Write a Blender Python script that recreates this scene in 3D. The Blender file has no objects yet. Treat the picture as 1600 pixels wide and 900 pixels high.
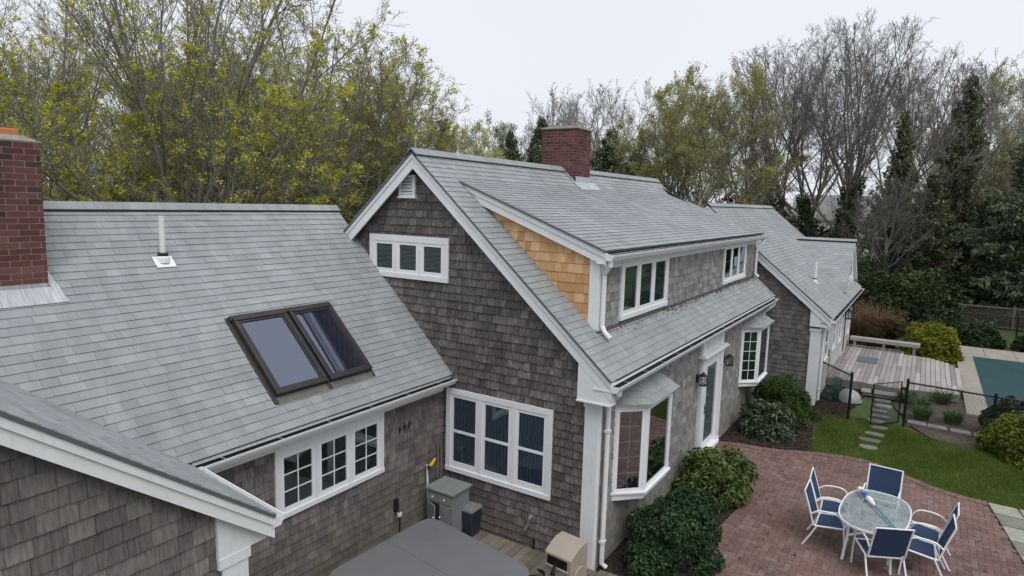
import bpy, math, random
import numpy as np

R_ = math.radians
rnd = random.Random(7)
nr = np.random.default_rng(11)
SC = bpy.context.scene
COL = SC.collection

# ------------------------------------------------------------------ camera
CAM = np.array([-8.4412, -3.8232, 5.5561])
F_PX, YAW, PITCH, ROLL = 1011.5, .5671, .1314, -.027

def cam_axes():
    f = np.array([math.cos(YAW) * math.cos(PITCH), math.sin(YAW) * math.cos(PITCH), -math.sin(PITCH)])
    rt = np.array([math.sin(YAW), -math.cos(YAW), 0.])
    dn = np.cross(f, rt)
    c, s = math.cos(ROLL), math.sin(ROLL)
    return c * rt + s * dn, -s * rt + c * dn, f

from mathutils import Matrix, Vector
RT, DN, FW = cam_axes()
cd = bpy.data.cameras.new('camera')
cam = bpy.data.objects.new('camera', cd)
COL.objects.link(cam)
m = Matrix.Identity(4)
for i in range(3):
    m[i][0], m[i][1], m[i][2], m[i][3] = RT[i], -DN[i], -FW[i], CAM[i]
cam.matrix_world = m
cd.sensor_width = 36
cd.lens = F_PX / 1600 * 36
cd.clip_start = .1
cd.clip_end = 2000
SC.camera = cam

# ------------------------------------------------------------------ sky, sun, exposure
SUN_EL, SUN_AZ = 58., 232.          # azimuth of the bright part of the cloud, degrees ccw from +X
W = bpy.data.worlds.new('World')
SC.world = W
W.use_nodes = True
wn, wl = W.node_tree.nodes, W.node_tree.links
wn.clear()
sky = wn.new('ShaderNodeTexSky')
sky.sky_type = 'NISHITA'
sky.sun_disc = False
sky.sun_elevation = R_(SUN_EL)
sky.sun_rotation = R_(90 - SUN_AZ)
sky.air_density = 1.
sky.dust_density = 4.
hs = wn.new('ShaderNodeHueSaturation')
hs.inputs['Saturation'].default_value = .25
wl.new(sky.outputs[0], hs.inputs['Color'])
tc = wn.new('ShaderNodeTexCoord')
nz = wn.new('ShaderNodeTexNoise')
nz.inputs['Scale'].default_value = 1.6
nz.inputs['Detail'].default_value = 3
wl.new(tc.outputs['Generated'], nz.inputs['Vector'])
cl = wn.new('ShaderNodeMixRGB')
cl.inputs[1].default_value = (7.9, 8.35, 9.1, 1)
cl.inputs[2].default_value = (8.7, 9.1, 9.75, 1)
wl.new(nz.outputs[0], cl.inputs[0])
mx = wn.new('ShaderNodeMixRGB')
mx.inputs[0].default_value = .9      # the cloud deck hides most of the clear sky
wl.new(hs.outputs[0], mx.inputs[1])
wl.new(cl.outputs[0], mx.inputs[2])
bg = wn.new('ShaderNodeBackground')
bg.inputs[1].default_value = .1
wo = wn.new('ShaderNodeOutputWorld')
wl.new(mx.outputs[0], bg.inputs[0])
wl.new(bg.outputs[0], wo.inputs[0])
sd = bpy.data.lights.new('sun', 'SUN')
sd.energy = 1.5
sd.angle = R_(40)
sd.color = (1, .97, .93)
sun = bpy.data.objects.new('sun', sd)
COL.objects.link(sun)
sv = Vector((math.cos(R_(SUN_AZ)) * math.cos(R_(SUN_EL)), math.sin(R_(SUN_AZ)) * math.cos(R_(SUN_EL)), math.sin(R_(SUN_EL))))
sun.rotation_euler = sv.to_track_quat('Z', 'Y').to_euler()
sun.location = (0, -10, 30)
SC.view_settings.view_transform = 'Standard'
SC.view_settings.look = 'None'
SC.view_settings.gamma = 1
SC.view_settings.exposure = 0.1
SC.cycles.max_bounces = 6
SC.cycles.diffuse_bounces = 3
SC.cycles.transparent_max_bounces = 12
SC.cycles.use_denoising = True
SC.cycles.sample_clamp_indirect = 6

# ------------------------------------------------------------------ materials
def newmat(name):
    mt = bpy.data.materials.new(name)
    mt.use_nodes = True
    n = mt.node_tree.nodes
    return mt, n, mt.node_tree.links, n['Principled BSDF']

def noise(n, l, scale, detail=4, rough=.6, vec=None, stretch=None):
    t = n.new('ShaderNodeTexNoise')
    t.inputs['Scale'].default_value = scale
    t.inputs['Detail'].default_value = detail
    t.inputs['Roughness'].default_value = rough
    co = n.new('ShaderNodeTexCoord')
    src = co.outputs['Object']
    if stretch:
        mp = n.new('ShaderNodeMapping')
        mp.inputs['Scale'].default_value = stretch
        l.new(src, mp.inputs[0])
        src = mp.outputs[0]
    l.new(src, t.inputs['Vector'])
    return t.outputs[0]

def ramp(n, l, fac, stops):
    r = n.new('ShaderNodeValToRGB')
    e = r.color_ramp.elements
    while len(e) < len(stops):
        e.new(.5)
    for k, (p, c) in enumerate(stops):
        e[k].position = p
        e[k].color = (c[0], c[1], c[2], 1) if not isinstance(c, (int, float)) else (c, c, c, 1)
    l.new(fac, r.inputs[0])
    return r.outputs[0]

def mixc(n, l, a, b, fac, mode='MIX'):
    q = n.new('ShaderNodeMixRGB')
    q.blend_type = mode
    for sock, v in ((q.inputs[1], a), (q.inputs[2], b), (q.inputs[0], fac)):
        if isinstance(v, bpy.types.NodeSocket):
            l.new(v, sock)
        elif isinstance(v, (int, float)):
            sock.default_value = v if sock.type == 'VALUE' else (v, v, v, 1)
        else:
            sock.default_value = (v[0], v[1], v[2], 1)
    return q.outputs[0]

def bump(n, l, b, h, strength, dist=.01):
    q = n.new('ShaderNodeBump')
    q.inputs['Strength'].default_value = strength
    q.inputs['Distance'].default_value = dist
    l.new(h, q.inputs['Height'])
    l.new(q.outputs[0], b.inputs['Normal'])

def attr(n, name='shade'):
    a = n.new('ShaderNodeAttribute')
    a.attribute_name = name
    return a

def plain(name, col, rough=.6, var=.12, scale=6, metal=0, spec=.4, bmp=0, bscale=60, stretch=None, dirt=None):
    mt, n, l, b = newmat(name)
    f = noise(n, l, scale, 5, stretch=stretch)
    c = ramp(n, l, f, [(.3, [v * (1 - var) for v in col]), (.7, [min(1, v * (1 + var)) for v in col])])
    if dirt:
        f2 = noise(n, l, dirt[1], 6, .7)
        c = mixc(n, l, c, dirt[0], ramp(n, l, f2, [(dirt[2], 0.), (min(1, dirt[2] + .18), dirt[3])]))
    l.new(c, b.inputs['Base Color'])
    b.inputs['Roughness'].default_value = rough
    b.inputs['Metallic'].default_value = metal
    b.inputs['Specular IOR Level'].default_value = spec
    if bmp:
        bump(n, l, b, noise(n, l, bscale, 5, stretch=stretch), bmp)
    return mt

def piecewise(name, stops, rough=.8, blot=(2.5, .75, 1.15), streak=None, stain=None, spec=.25, bmp=.25, bscale=(60, 60, 60), lowgreen=None):
    """one colour per piece (attribute), weathered with blotches and grain"""
    mt, n, l, b = newmat(name)
    a = attr(n)
    sp = n.new('ShaderNodeSeparateColor')
    l.new(a.outputs['Color'], sp.inputs[0])
    c = ramp(n, l, sp.outputs[0], stops)
    f = noise(n, l, blot[0], 5)
    c = mixc(n, l, c, ramp(n, l, f, [(.3, blot[1]), (.7, blot[2])]), 1., 'MULTIPLY')
    if streak:
        f = noise(n, l, streak[0], 3, .6, stretch=streak[1])
        c = mixc(n, l, c, ramp(n, l, f, [(.3, streak[2]), (.68, streak[3])]), 1., 'MULTIPLY')
    if stain:
        f = noise(n, l, stain[1], 6, .7)
        c = mixc(n, l, c, stain[0], ramp(n, l, f, [(stain[2], 0.), (stain[2] + .15, stain[3])]))
    if lowgreen:
        co = n.new('ShaderNodeTexCoord')
        sz = n.new('ShaderNodeSeparateXYZ')
        l.new(co.outputs['Object'], sz.inputs[0])
        ad = n.new('ShaderNodeMath')
        ad.operation = 'MULTIPLY_ADD'
        ad.inputs[1].default_value = 2.2
        l.new(noise(n, l, 2.4, 6, .75), ad.inputs[0])
        l.new(sz.outputs[2], ad.inputs[2])
        mr = n.new('ShaderNodeMapRange')
        mr.inputs[1].default_value = lowgreen[1]
        mr.inputs[2].default_value = lowgreen[1] + 1.1
        mr.inputs[3].default_value = lowgreen[2]
        mr.inputs[4].default_value = 0
        l.new(ad.outputs[0], mr.inputs[0])
        c = mixc(n, l, c, lowgreen[0], mr.outputs[0])
    l.new(c, b.inputs['Base Color'])
    b.inputs['Roughness'].default_value = rough
    b.inputs['Specular IOR Level'].default_value = spec
    if bmp:
        bump(n, l, b, noise(n, l, 1., 4, .7, stretch=bscale), bmp, .006)
    return mt

def leafmat(name, stops, trans=.3, rough=.5, spec=.3):
    mt, n, l, b = newmat(name)
    a = attr(n)
    sp = n.new('ShaderNodeSeparateColor')
    l.new(a.outputs['Color'], sp.inputs[0])
    c = ramp(n, l, sp.outputs[0], stops)
    l.new(c, b.inputs['Base Color'])
    b.inputs['Roughness'].default_value = rough
    b.inputs['Specular IOR Level'].default_value = spec
    if trans:
        t = n.new('ShaderNodeBsdfTranslucent')
        l.new(c, t.inputs[0])
        x = n.new('ShaderNodeMixShader')
        x.inputs[0].default_value = trans
        l.new(b.outputs[0], x.inputs[1])
        l.new(t.outputs[0], x.inputs[2])
        l.new(x.outputs[0], n['Material Output'].inputs[0])
    return mt

def glassmat(name, tint=(.9, .95, 1), refl=.05, top=.5, bl=.22):
    mt, n, l, b = newmat(name)
    n.remove(b)
    tr = n.new('ShaderNodeBsdfTransparent')
    tr.inputs[0].default_value = (.86, .9, .9, 1)
    gl = n.new('ShaderNodeBsdfGlossy')
    gl.inputs[0].default_value = (*tint, 1)
    gl.inputs['Roughness'].default_value = .015
    lw = n.new('ShaderNodeLayerWeight')
    lw.inputs[0].default_value = bl
    mr = n.new('ShaderNodeMapRange')
    mr.inputs[3].default_value = refl
    mr.inputs[4].default_value = top
    l.new(lw.outputs['Fresnel'], mr.inputs[0])
    x = n.new('ShaderNodeMixShader')
    l.new(mr.outputs[0], x.inputs[0])
    l.new(tr.outputs[0], x.inputs[1])
    l.new(gl.outputs[0], x.inputs[2])
    l.new(x.outputs[0], n['Material Output'].inputs[0])
    return mt

def foldmat(name, c1, c2, scale, axis, dist=1.5):
    mt, n, l, b = newmat(name)
    w = n.new('ShaderNodeTexWave')
    w.bands_direction = axis
    w.inputs['Scale'].default_value = scale
    w.inputs['Distortion'].default_value = dist
    w.inputs['Detail'].default_value = 2
    co = n.new('ShaderNodeTexCoord')
    l.new(co.outputs['Object'], w.inputs[0])
    l.new(ramp(n, l, w.outputs[0], [(.1, c1), (.9, c2)]), b.inputs['Base Color'])
    b.inputs['Roughness'].default_value = .9
    return mt

M = {}
M['roof'] = piecewise('roof shingle', [(0, (.268, .287, .298)), (.35, (.288, .307, .317)), (.75, (.303, .321, .33)), (1, (.328, .345, .352))], .8, (.55, .88, 1.1), (1.6, (3, .6, .6), .88, 1.07), stain=((.2, .205, .19), 5, .66, .35), bmp=.5, bscale=(160, 160, 160))
M['roof_far'] = M['roof']
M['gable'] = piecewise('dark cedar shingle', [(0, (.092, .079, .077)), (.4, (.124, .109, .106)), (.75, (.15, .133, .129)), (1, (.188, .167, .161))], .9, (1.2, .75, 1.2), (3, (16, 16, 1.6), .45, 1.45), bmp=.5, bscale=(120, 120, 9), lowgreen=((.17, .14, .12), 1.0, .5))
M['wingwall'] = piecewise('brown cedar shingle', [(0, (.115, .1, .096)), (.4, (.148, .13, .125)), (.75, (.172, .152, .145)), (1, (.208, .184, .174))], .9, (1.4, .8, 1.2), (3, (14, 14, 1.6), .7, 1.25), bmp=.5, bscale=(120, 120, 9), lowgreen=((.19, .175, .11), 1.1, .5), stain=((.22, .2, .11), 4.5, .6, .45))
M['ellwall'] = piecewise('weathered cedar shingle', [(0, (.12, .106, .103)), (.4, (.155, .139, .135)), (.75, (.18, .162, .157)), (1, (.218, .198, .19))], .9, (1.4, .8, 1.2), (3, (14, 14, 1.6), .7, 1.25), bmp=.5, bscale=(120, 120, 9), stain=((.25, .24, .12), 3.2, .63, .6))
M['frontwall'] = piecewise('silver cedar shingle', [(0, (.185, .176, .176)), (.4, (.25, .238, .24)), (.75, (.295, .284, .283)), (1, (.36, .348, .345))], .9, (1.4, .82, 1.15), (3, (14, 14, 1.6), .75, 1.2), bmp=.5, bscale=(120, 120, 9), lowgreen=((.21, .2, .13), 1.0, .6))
M['newcedar'] = piecewise('new cedar shingle', [(0, (.47, .25, .11)), (.3, (.55, .315, .15)), (.65, (.61, .37, .19)), (1, (.69, .46, .26))], .75, (1.6, .88, 1.1), (3, (18, 18, 2), .86, 1.12), bmp=.3, bscale=(120, 120, 9))
M['roofedge'] = plain('roof edge', (.11, .115, .12), .8)
M['under'] = plain('dark felt', (.03, .028, .027), .95)
M['white0'] = plain('white paint', (.76, .775, .8), .55, .07, 3, bmp=.08, bscale=40, dirt=((.45, .45, .42), 4., .58, .45))
def whitewood():
    mt, n, l, b = newmat('weathered white paint')
    c = ramp(n, l, noise(n, l, 3, 5), [(.3, (.72, .735, .755)), (.7, (.79, .80, .82))])
    st = noise(n, l, 3, 4, .65, stretch=(9, 9, .9))
    c = mixc(n, l, c, (.52, .52, .49), ramp(n, l, st, [(.55, 0.), (.8, .5)]))
    sp_ = noise(n, l, 22, 5, .7)
    c = mixc(n, l, c, (.4, .4, .35), ramp(n, l, sp_, [(.66, 0.), (.8, .55)]))
    l.new(c, b.inputs['Base Color'])
    b.inputs['Roughness'].default_value = .55
    bump(n, l, b, noise(n, l, 5, 4, stretch=(6, 6, 6)), .12, .01)
    return mt
M['white'] = whitewood()
M['vinyl'] = plain('white vinyl', (.8, .81, .83), .35, .03, 4)
M['gutter'] = plain('white aluminium', (.77, .78, .8), .35, .04, 3, dirt=((.42, .42, .38), 6., .64, .6))
M['gutterin'] = plain('gutter silt', (.016, .015, .014), .9, .4, 20)  # near-black puts the trough's inner shade into the silt colour
M['brick'] = piecewise('red brick', [(0, (.05, .034, .034)), (.15, (.095, .04, .037)), (.6, (.125, .05, .045)), (1, (.165, .072, .063))], .85, (3, .8, 1.2), bmp=.5, bscale=(90, 90, 90), stain=((.3, .26, .25), 6, .66, .35))
M['mortar'] = plain('mortar', (.36, .31, .29), .95, .2, 20)
M['capstone'] = plain('cap mortar', (.36, .31, .235), .9, .2, 5, bmp=.3)
M['terracotta'] = plain('terracotta flue', (.5, .17, .075), .8, .15, 6)
M['lead'] = plain('lead flashing', (.46, .48, .5), .4, .3, 3, metal=.3, stretch=(14, 1.2, 1.2), dirt=((.16, .16, .16), 7, .62, .6))
M['ridgedark'] = plain('ridge vent', (.02, .021, .023), .8)
M['glass'] = glassmat('window glass')
M['glassmirror'] = glassmat('reflecting glass', (.95, .97, 1), .2, .8, .35)
M['curtain'] = foldmat('blue curtain', (.03, .05, .1), (.07, .105, .17), 5, 'Y', 5)
M['blind_dim_room'] = foldmat('green blind', (.03, .048, .044), (.052, .075, .066), 10, 'Z', .1)
M['roomdark'] = plain('dim room', (.024, .03, .032), .9, .6, 2.2)
M['roomgreen'] = foldmat('dim green drape', (.035, .05, .035), (.07, .085, .06), 3, 'X', 2)
M['bronze'] = plain('bronze cladding', (.042, .037, .036), .4, .15, 6, metal=.2)
M['black'] = plain('black iron', (.012, .012, .013), .45, .2, 8)
M['pvc'] = plain('pvc pipe', (.74, .74, .74), .4, .05, 5)
M['steel'] = plain('dull steel', (.4, .42, .45), .35, .2, 9, metal=.7)
M['sling'] = plain('navy sling', (.02, .042, .098), .75, .15, 30, bmp=.2, bscale=400)
M['frost'] = None
M['teal'] = plain('pool cover', (.013, .055, .06), .7, .12, 1.2, bmp=.15, bscale=12)
M['concrete'] = plain('pool concrete', (0.306, 0.276, 0.234), .9, .15, 1.5, bmp=.2, dirt=((0.170, 0.153, 0.128), 3, .6, .5))
M['plank'] = piecewise('silver deck board', [(0, (.25, .225, .215)), (.5, (.32, .295, .285)), (1, (.4, .375, .365))], .85, (1.5, .85, 1.12), bmp=.3, bscale=(3, 80, 80))
M['oldplank'] = piecewise('old deck board', [(0, (.14, .125, .1)), (.5, (.19, .17, .135)), (1, (.24, .21, .17))], .9, (2, .7, 1.15), bmp=.4, bscale=(4, 80, 80), stain=((.13, .14, .05), 3, .5, .7))
M['paver'] = piecewise('patio brick', [(0, (.135, .088, .08)), (.3, (.172, .106, .092)), (.65, (.2, .115, .097)), (.85, (.185, .13, .116)), (1, (.22, .153, .136))], .8, (.9, .78, 1.2), bmp=.3, bscale=(70, 70, 70), stain=((.1, .095, .085), 1.2, .58, .45))
M['sand'] = plain('joint sand', (.11, .088, .076), .95, .3, 20)
M['slate'] = piecewise('bluestone', [(0, (.15, .15, .152)), (.5, (.2, .198, .198)), (1, (.27, .255, .245))], .85, (3, .8, 1.15), bmp=.3, bscale=(30, 30, 30))
M['fieldstone'] = piecewise('field stone', [(0, (.19, .19, .15)), (.5, (.27, .27, .215)), (1, (.34, .34, .28))], .9, (3, .7, 1.2), bmp=.5, bscale=(30, 30, 30), stain=((.13, .15, .05), 3, .55, .6))
M['mulch'] = plain('bark mulch', (.042, .03, .024), .95, .5, 22, bmp=1., bscale=70)
M['chips'] = leafmat('bark chips', [(0, (.022, .016, .013)), (.7, (.055, .038, .03)), (1, (.11, .08, .06))], 0, .9)
M['soil'] = plain('garden soil', (.085, .062, .05), .95, .4, 8, bmp=.8, bscale=40)
M['bark'] = plain('grey bark', (.24, .222, .2), .95, .35, 5, bmp=.6, bscale=20, stretch=(1, 1, .25), dirt=((.16, .17, .1), 2.5, .5, .5))
M['barkdark'] = plain('dark bark', (.165, .148, .14), .95, .35, 5, bmp=.6, bscale=20, stretch=(1, 1, .25))
M['barkpale'] = plain('pale bark', (.28, .265, .245), .95, .25, 5, bmp=.5, bscale=20, stretch=(1, 1, .25))
M['bud'] = leafmat('maple bud', [(0, (0.382, 0.382, 0.026)), (.5, (0.560, 0.548, 0.045)), (1, (0.640, 0.640, 0.114))], .45)
M['budpale'] = leafmat('pale bud', [(0, (0.264, 0.270, 0.072)), (.5, (0.396, 0.384, 0.108)), (1, (0.516, 0.492, 0.192))], .45)
M['palebud'] = leafmat('pale blossom', [(0, (.3, .31, .2)), (.5, (.42, .43, .3)), (1, (.55, .55, .44))], .4)
M['budbrown'] = leafmat('brown bud', [(0, (.15, .11, .09)), (1, (.25, .18, .14))], .3)
M['ivy'] = leafmat('ivy leaf', [(0, (0.032, 0.061, 0.023)), (.6, (0.061, 0.102, 0.035)), (1, (0.116, 0.160, 0.049))], .15)
M['conifer'] = leafmat('conifer needle', [(0, (0.070, 0.093, 0.059)), (.6, (0.132, 0.168, 0.093)), (1, (0.233, 0.256, 0.132))], .1, .7)
M['cedartree'] = leafmat('cedar needle', [(0, (0.078, 0.093, 0.053)), (.6, (0.147, 0.163, 0.085)), (1, (0.271, 0.233, 0.132))], .1, .7)
M['rhodo'] = leafmat('rhododendron leaf', [(0, (0.052, 0.087, 0.025)), (.5, (0.101, 0.150, 0.040)), (.85, (0.155, 0.195, 0.060)), (1, (0.215, 0.202, 0.087))], .12, .5, .3)
M['yew'] = leafmat('yew needle', [(0, (0.020, 0.047, 0.020)), (.6, (0.043, 0.092, 0.037)), (1, (0.101, 0.160, 0.059))], .12, .5)
M['pieris'] = leafmat('glossy leaf', [(0, (0.033, 0.060, 0.026)), (.6, (0.067, 0.101, 0.053)), (1, (0.164, 0.179, 0.120))], .1, .35, .5)
M['juniper'] = leafmat('juniper spray', [(0, (0.034, 0.068, 0.015)), (.6, (0.068, 0.119, 0.024)), (1, (0.121, 0.176, 0.047))], .2, .7)
M['goldleaf'] = leafmat('golden leaf', [(0, (.14, .16, .014)), (.5, (.25, .265, .026)), (1, (.36, .36, .055))], .35, .6)
M['boxwood'] = leafmat('boxwood leaf', [(0, (0.018, 0.036, 0.013)), (.6, (0.036, 0.065, 0.021)), (1, (0.065, 0.098, 0.031))], .12, .5)
M['limeleaf'] = leafmat('lime leaf', [(0, (.09, .125, .014)), (.5, (.155, .195, .024)), (1, (.235, .27, .05))], .3, .6)
M['lily'] = leafmat('lily blade', [(0, (.04, .09, .018)), (.6, (.075, .145, .03)), (1, (.13, .2, .05))], .3, .5)
M['drygrass'] = leafmat('dry stem', [(0, (.13, .075, .045)), (.6, (.21, .135, .08)), (1, (.29, .21, .13))], .2, .8)
M['freshstem'] = leafmat('fresh stem', [(0, (.1, .105, .03)), (1, (.18, .17, .055))], .2, .8)
M['blade'] = leafmat('lawn blade', [(0, (.065, .11, .014)), (.5, (.115, .18, .025)), (.9, (.175, .23, .045)), (1, (.28, .265, .11))], .3, .6)
M['hill'] = leafmat('understory leaf', [(0, (0.028, 0.045, 0.018)), (.5, (0.056, 0.084, 0.031)), (.85, (0.105, 0.140, 0.042)), (1, (0.182, 0.210, 0.070))], .25, .7)
M['brush'] = leafmat('brush twig', [(0, (.05, .042, .035)), (.6, (.1, .085, .065)), (1, (.15, .13, .09))], .1, .9)

def ground_mat():
    mt, n, l, b = newmat('grass ground')
    f1 = noise(n, l, .35, 6, .65)
    f2 = noise(n, l, 9, 6, .7)
    c = ramp(n, l, f1, [(.35, (.04, .072, .014)), (.55, (.06, .098, .02)), (.72, (.1, .1, .045))])
    c = mixc(n, l, c, ramp(n, l, f2, [(.3, .6), (.7, 1.35)]), 1., 'MULTIPLY')
    l.new(c, b.inputs['Base Color'])
    b.inputs['Roughness'].default_value = .95
    bump(n, l, b, noise(n, l, 60, 4), .8, .03)
    return mt
M['ground'] = ground_mat()

def tubmat():
    mt, n, l, b = newmat('vinyl cover')
    f = noise(n, l, 2.5, 5)
    l.new(ramp(n, l, f, [(.3, (.135, .138, .145)), (.7, (.155, .158, .165))]), b.inputs['Base Color'])
    b.inputs['Roughness'].default_value = .55
    bump(n, l, b, noise(n, l, 3, 4), .25, .02)
    return mt
M['tub'] = tubmat()

def frostmat():
    mt, n, l, b = newmat('rippled glass')
    n.remove(b)
    tr = n.new('ShaderNodeBsdfTransparent')
    tr.inputs[0].default_value = (.84, .92, .92, 1)
    df = n.new('ShaderNodeBsdfDiffuse')
    df.inputs[0].default_value = (.5, .58, .58, 1)
    gl = n.new('ShaderNodeBsdfGlossy')
    gl.inputs['Roughness'].default_value = .1
    bp = n.new('ShaderNodeBump')
    bp.inputs['Strength'].default_value = .5
    bp.inputs['Distance'].default_value = .01
    l.new(noise(n, l, 26, 2), bp.inputs['Height'])
    l.new(bp.outputs[0], gl.inputs['Normal'])
    x1 = n.new('ShaderNodeMixShader')
    l.new(ramp(n, l, noise(n, l, 5, 3), [(.35, .06), (.7, .34)]), x1.inputs[0])
    x2 = n.new('ShaderNodeMixShader')
    x2.inputs[0].default_value = .24
    l.new(tr.outputs[0], x1.inputs[1]); l.new(df.outputs[0], x1.inputs[2])
    l.new(x1.outputs[0], x2.inputs[1]); l.new(gl.outputs[0], x2.inputs[2])
    l.new(x2.outputs[0], n['Material Output'].inputs[0])
    return mt
M['frost'] = frostmat()

def skymat():
    mt, n, l, b = newmat('skylight glass')
    b.inputs['Base Color'].default_value = (.02, .022, .034, 1)
    b.inputs['Roughness'].default_value = .02
    b.inputs['IOR'].default_value = 2.9
    b.inputs['Specular Tint'].default_value = (.72, .8, 1, 1)
    bump(n, l, b, noise(n, l, 1.5, 1), .04, .01)
    return mt
M['skylight'] = skymat()

# ------------------------------------------------------------------ mesh helpers
V3 = lambda *a: np.array(a, float)
X_, Y_, Z_ = V3(1, 0, 0), V3(0, 1, 0), V3(0, 0, 1)

def unit(v):
    return v / np.linalg.norm(v)

def link(o, parent=None):
    COL.objects.link(o)
    if parent:
        o.parent = parent
    return o

class MB:
    def __init__(self):
        self.v, self.f, self.m, self.c = [], [], [], []
    def add(self, vs, fs, mi=0, col=(.5, .5, .5)):
        b = len(self.v)
        self.v.extend([tuple(p) for p in vs])
        self.c.extend([col] * len(vs))
        for f in fs:
            self.f.append(tuple(b + k for k in f))
            self.m.append(mi)
    def box8(self, p, mi=0, col=(.5, .5, .5)):
        self.add(p, [(3, 2, 1, 0), (4, 5, 6, 7), (0, 1, 5, 4), (1, 2, 6, 5), (2, 3, 7, 6), (3, 0, 4, 7)], mi, col)
    def box(self, a, b, mi=0, col=(.5, .5, .5)):
        x0, y0, z0 = a; x1, y1, z1 = b
        self.box8([(x0, y0, z0), (x1, y0, z0), (x1, y1, z0), (x0, y1, z0), (x0, y0, z1), (x1, y0, z1), (x1, y1, z1), (x0, y1, z1)], mi, col)
    def fbox(self, F, u0, u1, v0, v1, n0, n1, mi=0, col=(.5, .5, .5)):
        O, U, V, N = F
        P = lambda u, v, n: O + U * u + V * v + N * n
        self.box8([P(u0, v0, n0), P(u1, v0, n0), P(u1, v1, n0), P(u0, v1, n0), P(u0, v0, n1), P(u1, v0, n1), P(u1, v1, n1), P(u0, v1, n1)], mi, col)
    def prism(self, pts, vec, mi=0, col=(.5, .5, .5)):
        pts = [np.array(p, float) for p in pts]
        k = len(pts); vec = np.array(vec, float)
        vs = pts + [p + vec for p in pts]
        fs = [tuple(range(k - 1, -1, -1)), tuple(range(k, 2 * k))] + [(i, (i + 1) % k, k + (i + 1) % k, k + i) for i in range(k)]
        self.add(vs, fs, mi, col)
    def tube(self, pts, r, sides=6, mi=0, col=(.5, .5, .5), caps=True):
        pts = [np.array(p, float) for p in pts]
        rs = r if isinstance(r, (list, tuple)) else [r] * len(pts)
        vs, fs = [], []
        prev = None
        for i, p in enumerate(pts):
            t = unit(pts[min(i + 1, len(pts) - 1)] - pts[max(i - 1, 0)])
            ref = prev if prev is not None else (Z_ if abs(t[2]) < .9 else X_)
            a = np.cross(ref, t) if prev is None else prev - t * (prev @ t)
            a = unit(a); prev = a
            bb = np.cross(t, a)
            for k in range(sides):
                an = 2 * math.pi * (k + .5) / sides
                vs.append(p + (a * math.cos(an) + bb * math.sin(an)) * rs[i])
        for i in range(len(pts) - 1):
            for k in range(sides):
                k2 = (k + 1) % sides
                fs.append((i * sides + k, i * sides + k2, (i + 1) * sides + k2, (i + 1) * sides + k))
        if caps:
            fs.append(tuple(range(sides - 1, -1, -1)))
            fs.append(tuple(range((len(pts) - 1) * sides, len(pts) * sides)))
        self.add(vs, fs, mi, col)
    def lathe(self, prof, c, sides=16, mi=0, col=(.5, .5, .5)):
        vs, fs = [], []
        for r, z in prof:
            for k in range(sides):
                a = 2 * math.pi * k / sides
                vs.append((c[0] + r * math.cos(a), c[1] + r * math.sin(a), c[2] + z))
        for i in range(len(prof) - 1):
            for k in range(sides):
                k2 = (k + 1) % sides
                fs.append((i * sides + k, i * sides + k2, (i + 1) * sides + k2, (i + 1) * sides + k))
        fs.append(tuple(range(sides - 1, -1, -1)))
        fs.append(tuple(range((len(prof) - 1) * sides, len(prof) * sides)))
        self.add(vs, fs, mi, col)
    def build(self, name, mats, parent=None, origin=(0, 0, 0), smooth=False, bevel=0):
        if not isinstance(mats, (list, tuple)):
            mats = [mats]
        me = bpy.data.meshes.new(name)
        o = np.array(origin, float)
        me.from_pydata([tuple(np.array(p) - o) for p in self.v], [], self.f)
        for q in mats:
            me.materials.append(M[q] if isinstance(q, str) else q)
        if len(mats) > 1:
            me.polygons.foreach_set('material_index', self.m)
        at = me.color_attributes.new('shade', 'FLOAT_COLOR', 'POINT')
        ca = np.ones((len(self.c), 4)); ca[:, :3] = np.array(self.c)
        at.data.foreach_set('color', ca.ravel())
        if smooth:
            me.shade_smooth()
        me.update()
        ob = link(bpy.data.objects.new(name, me), parent)
        if parent is None:
            ob.location = origin
        if bevel:
            bv = ob.modifiers.new('bevel', 'BEVEL')
            bv.width = bevel; bv.segments = 2; bv.limit_method = 'ANGLE'
        return ob

def np_mesh(name, V, Fq, mats, parent=None, cols=None, mi=None, smooth=False):
    """V (n,3), Fq (m,k) -> object"""
    me = bpy.data.meshes.new(name)
    k = Fq.shape[1]
    me.vertices.add(len(V)); me.vertices.foreach_set('co', V.astype(np.float32).ravel())
    me.loops.add(Fq.size); me.loops.foreach_set('vertex_index', Fq.astype(np.int32).ravel())
    me.polygons.add(len(Fq))
    me.polygons.foreach_set('loop_start', np.arange(0, Fq.size, k, dtype=np.int32))
    me.polygons.foreach_set('loop_total', np.full(len(Fq), k, dtype=np.int32))
    for q in (mats if isinstance(mats, (list, tuple)) else [mats]):
        me.materials.append(M[q] if isinstance(q, str) else q)
    if mi is not None:
        me.polygons.foreach_set('material_index', mi.astype(np.int32))
    if cols is not None:
        at = me.color_attributes.new('shade', 'FLOAT_COLOR', 'POINT')
        ca = np.ones((len(V), 4), np.float32); ca[:, 0] = cols; ca[:, 1] = cols; ca[:, 2] = cols
        at.data.foreach_set('color', ca.ravel())
    me.update(calc_edges=True)
    if smooth:
        me.shade_smooth()
    return link(bpy.data.objects.new(name, me), parent)

def tag(o, label=None, cat=None, group=None, kind=None):
    for k, v in (('label', label), ('category', cat), ('group', group), ('kind', kind)):
        if v:
            o[k] = v
    return o

def thing(name, label, cat, loc=(0, 0, 0), rz=0, group=None):
    o = link(bpy.data.objects.new(name, None))
    o.location = loc
    o.rotation_euler = (0, 0, rz)
    o.empty_display_size = .2
    return tag(o, label, cat, group)

def copy_tree(o, parent=None):
    c = o.copy()
    COL.objects.link(c)
    c.parent = parent
    for ch in list(o.children):
        copy_tree(ch, c)
    return c

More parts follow.
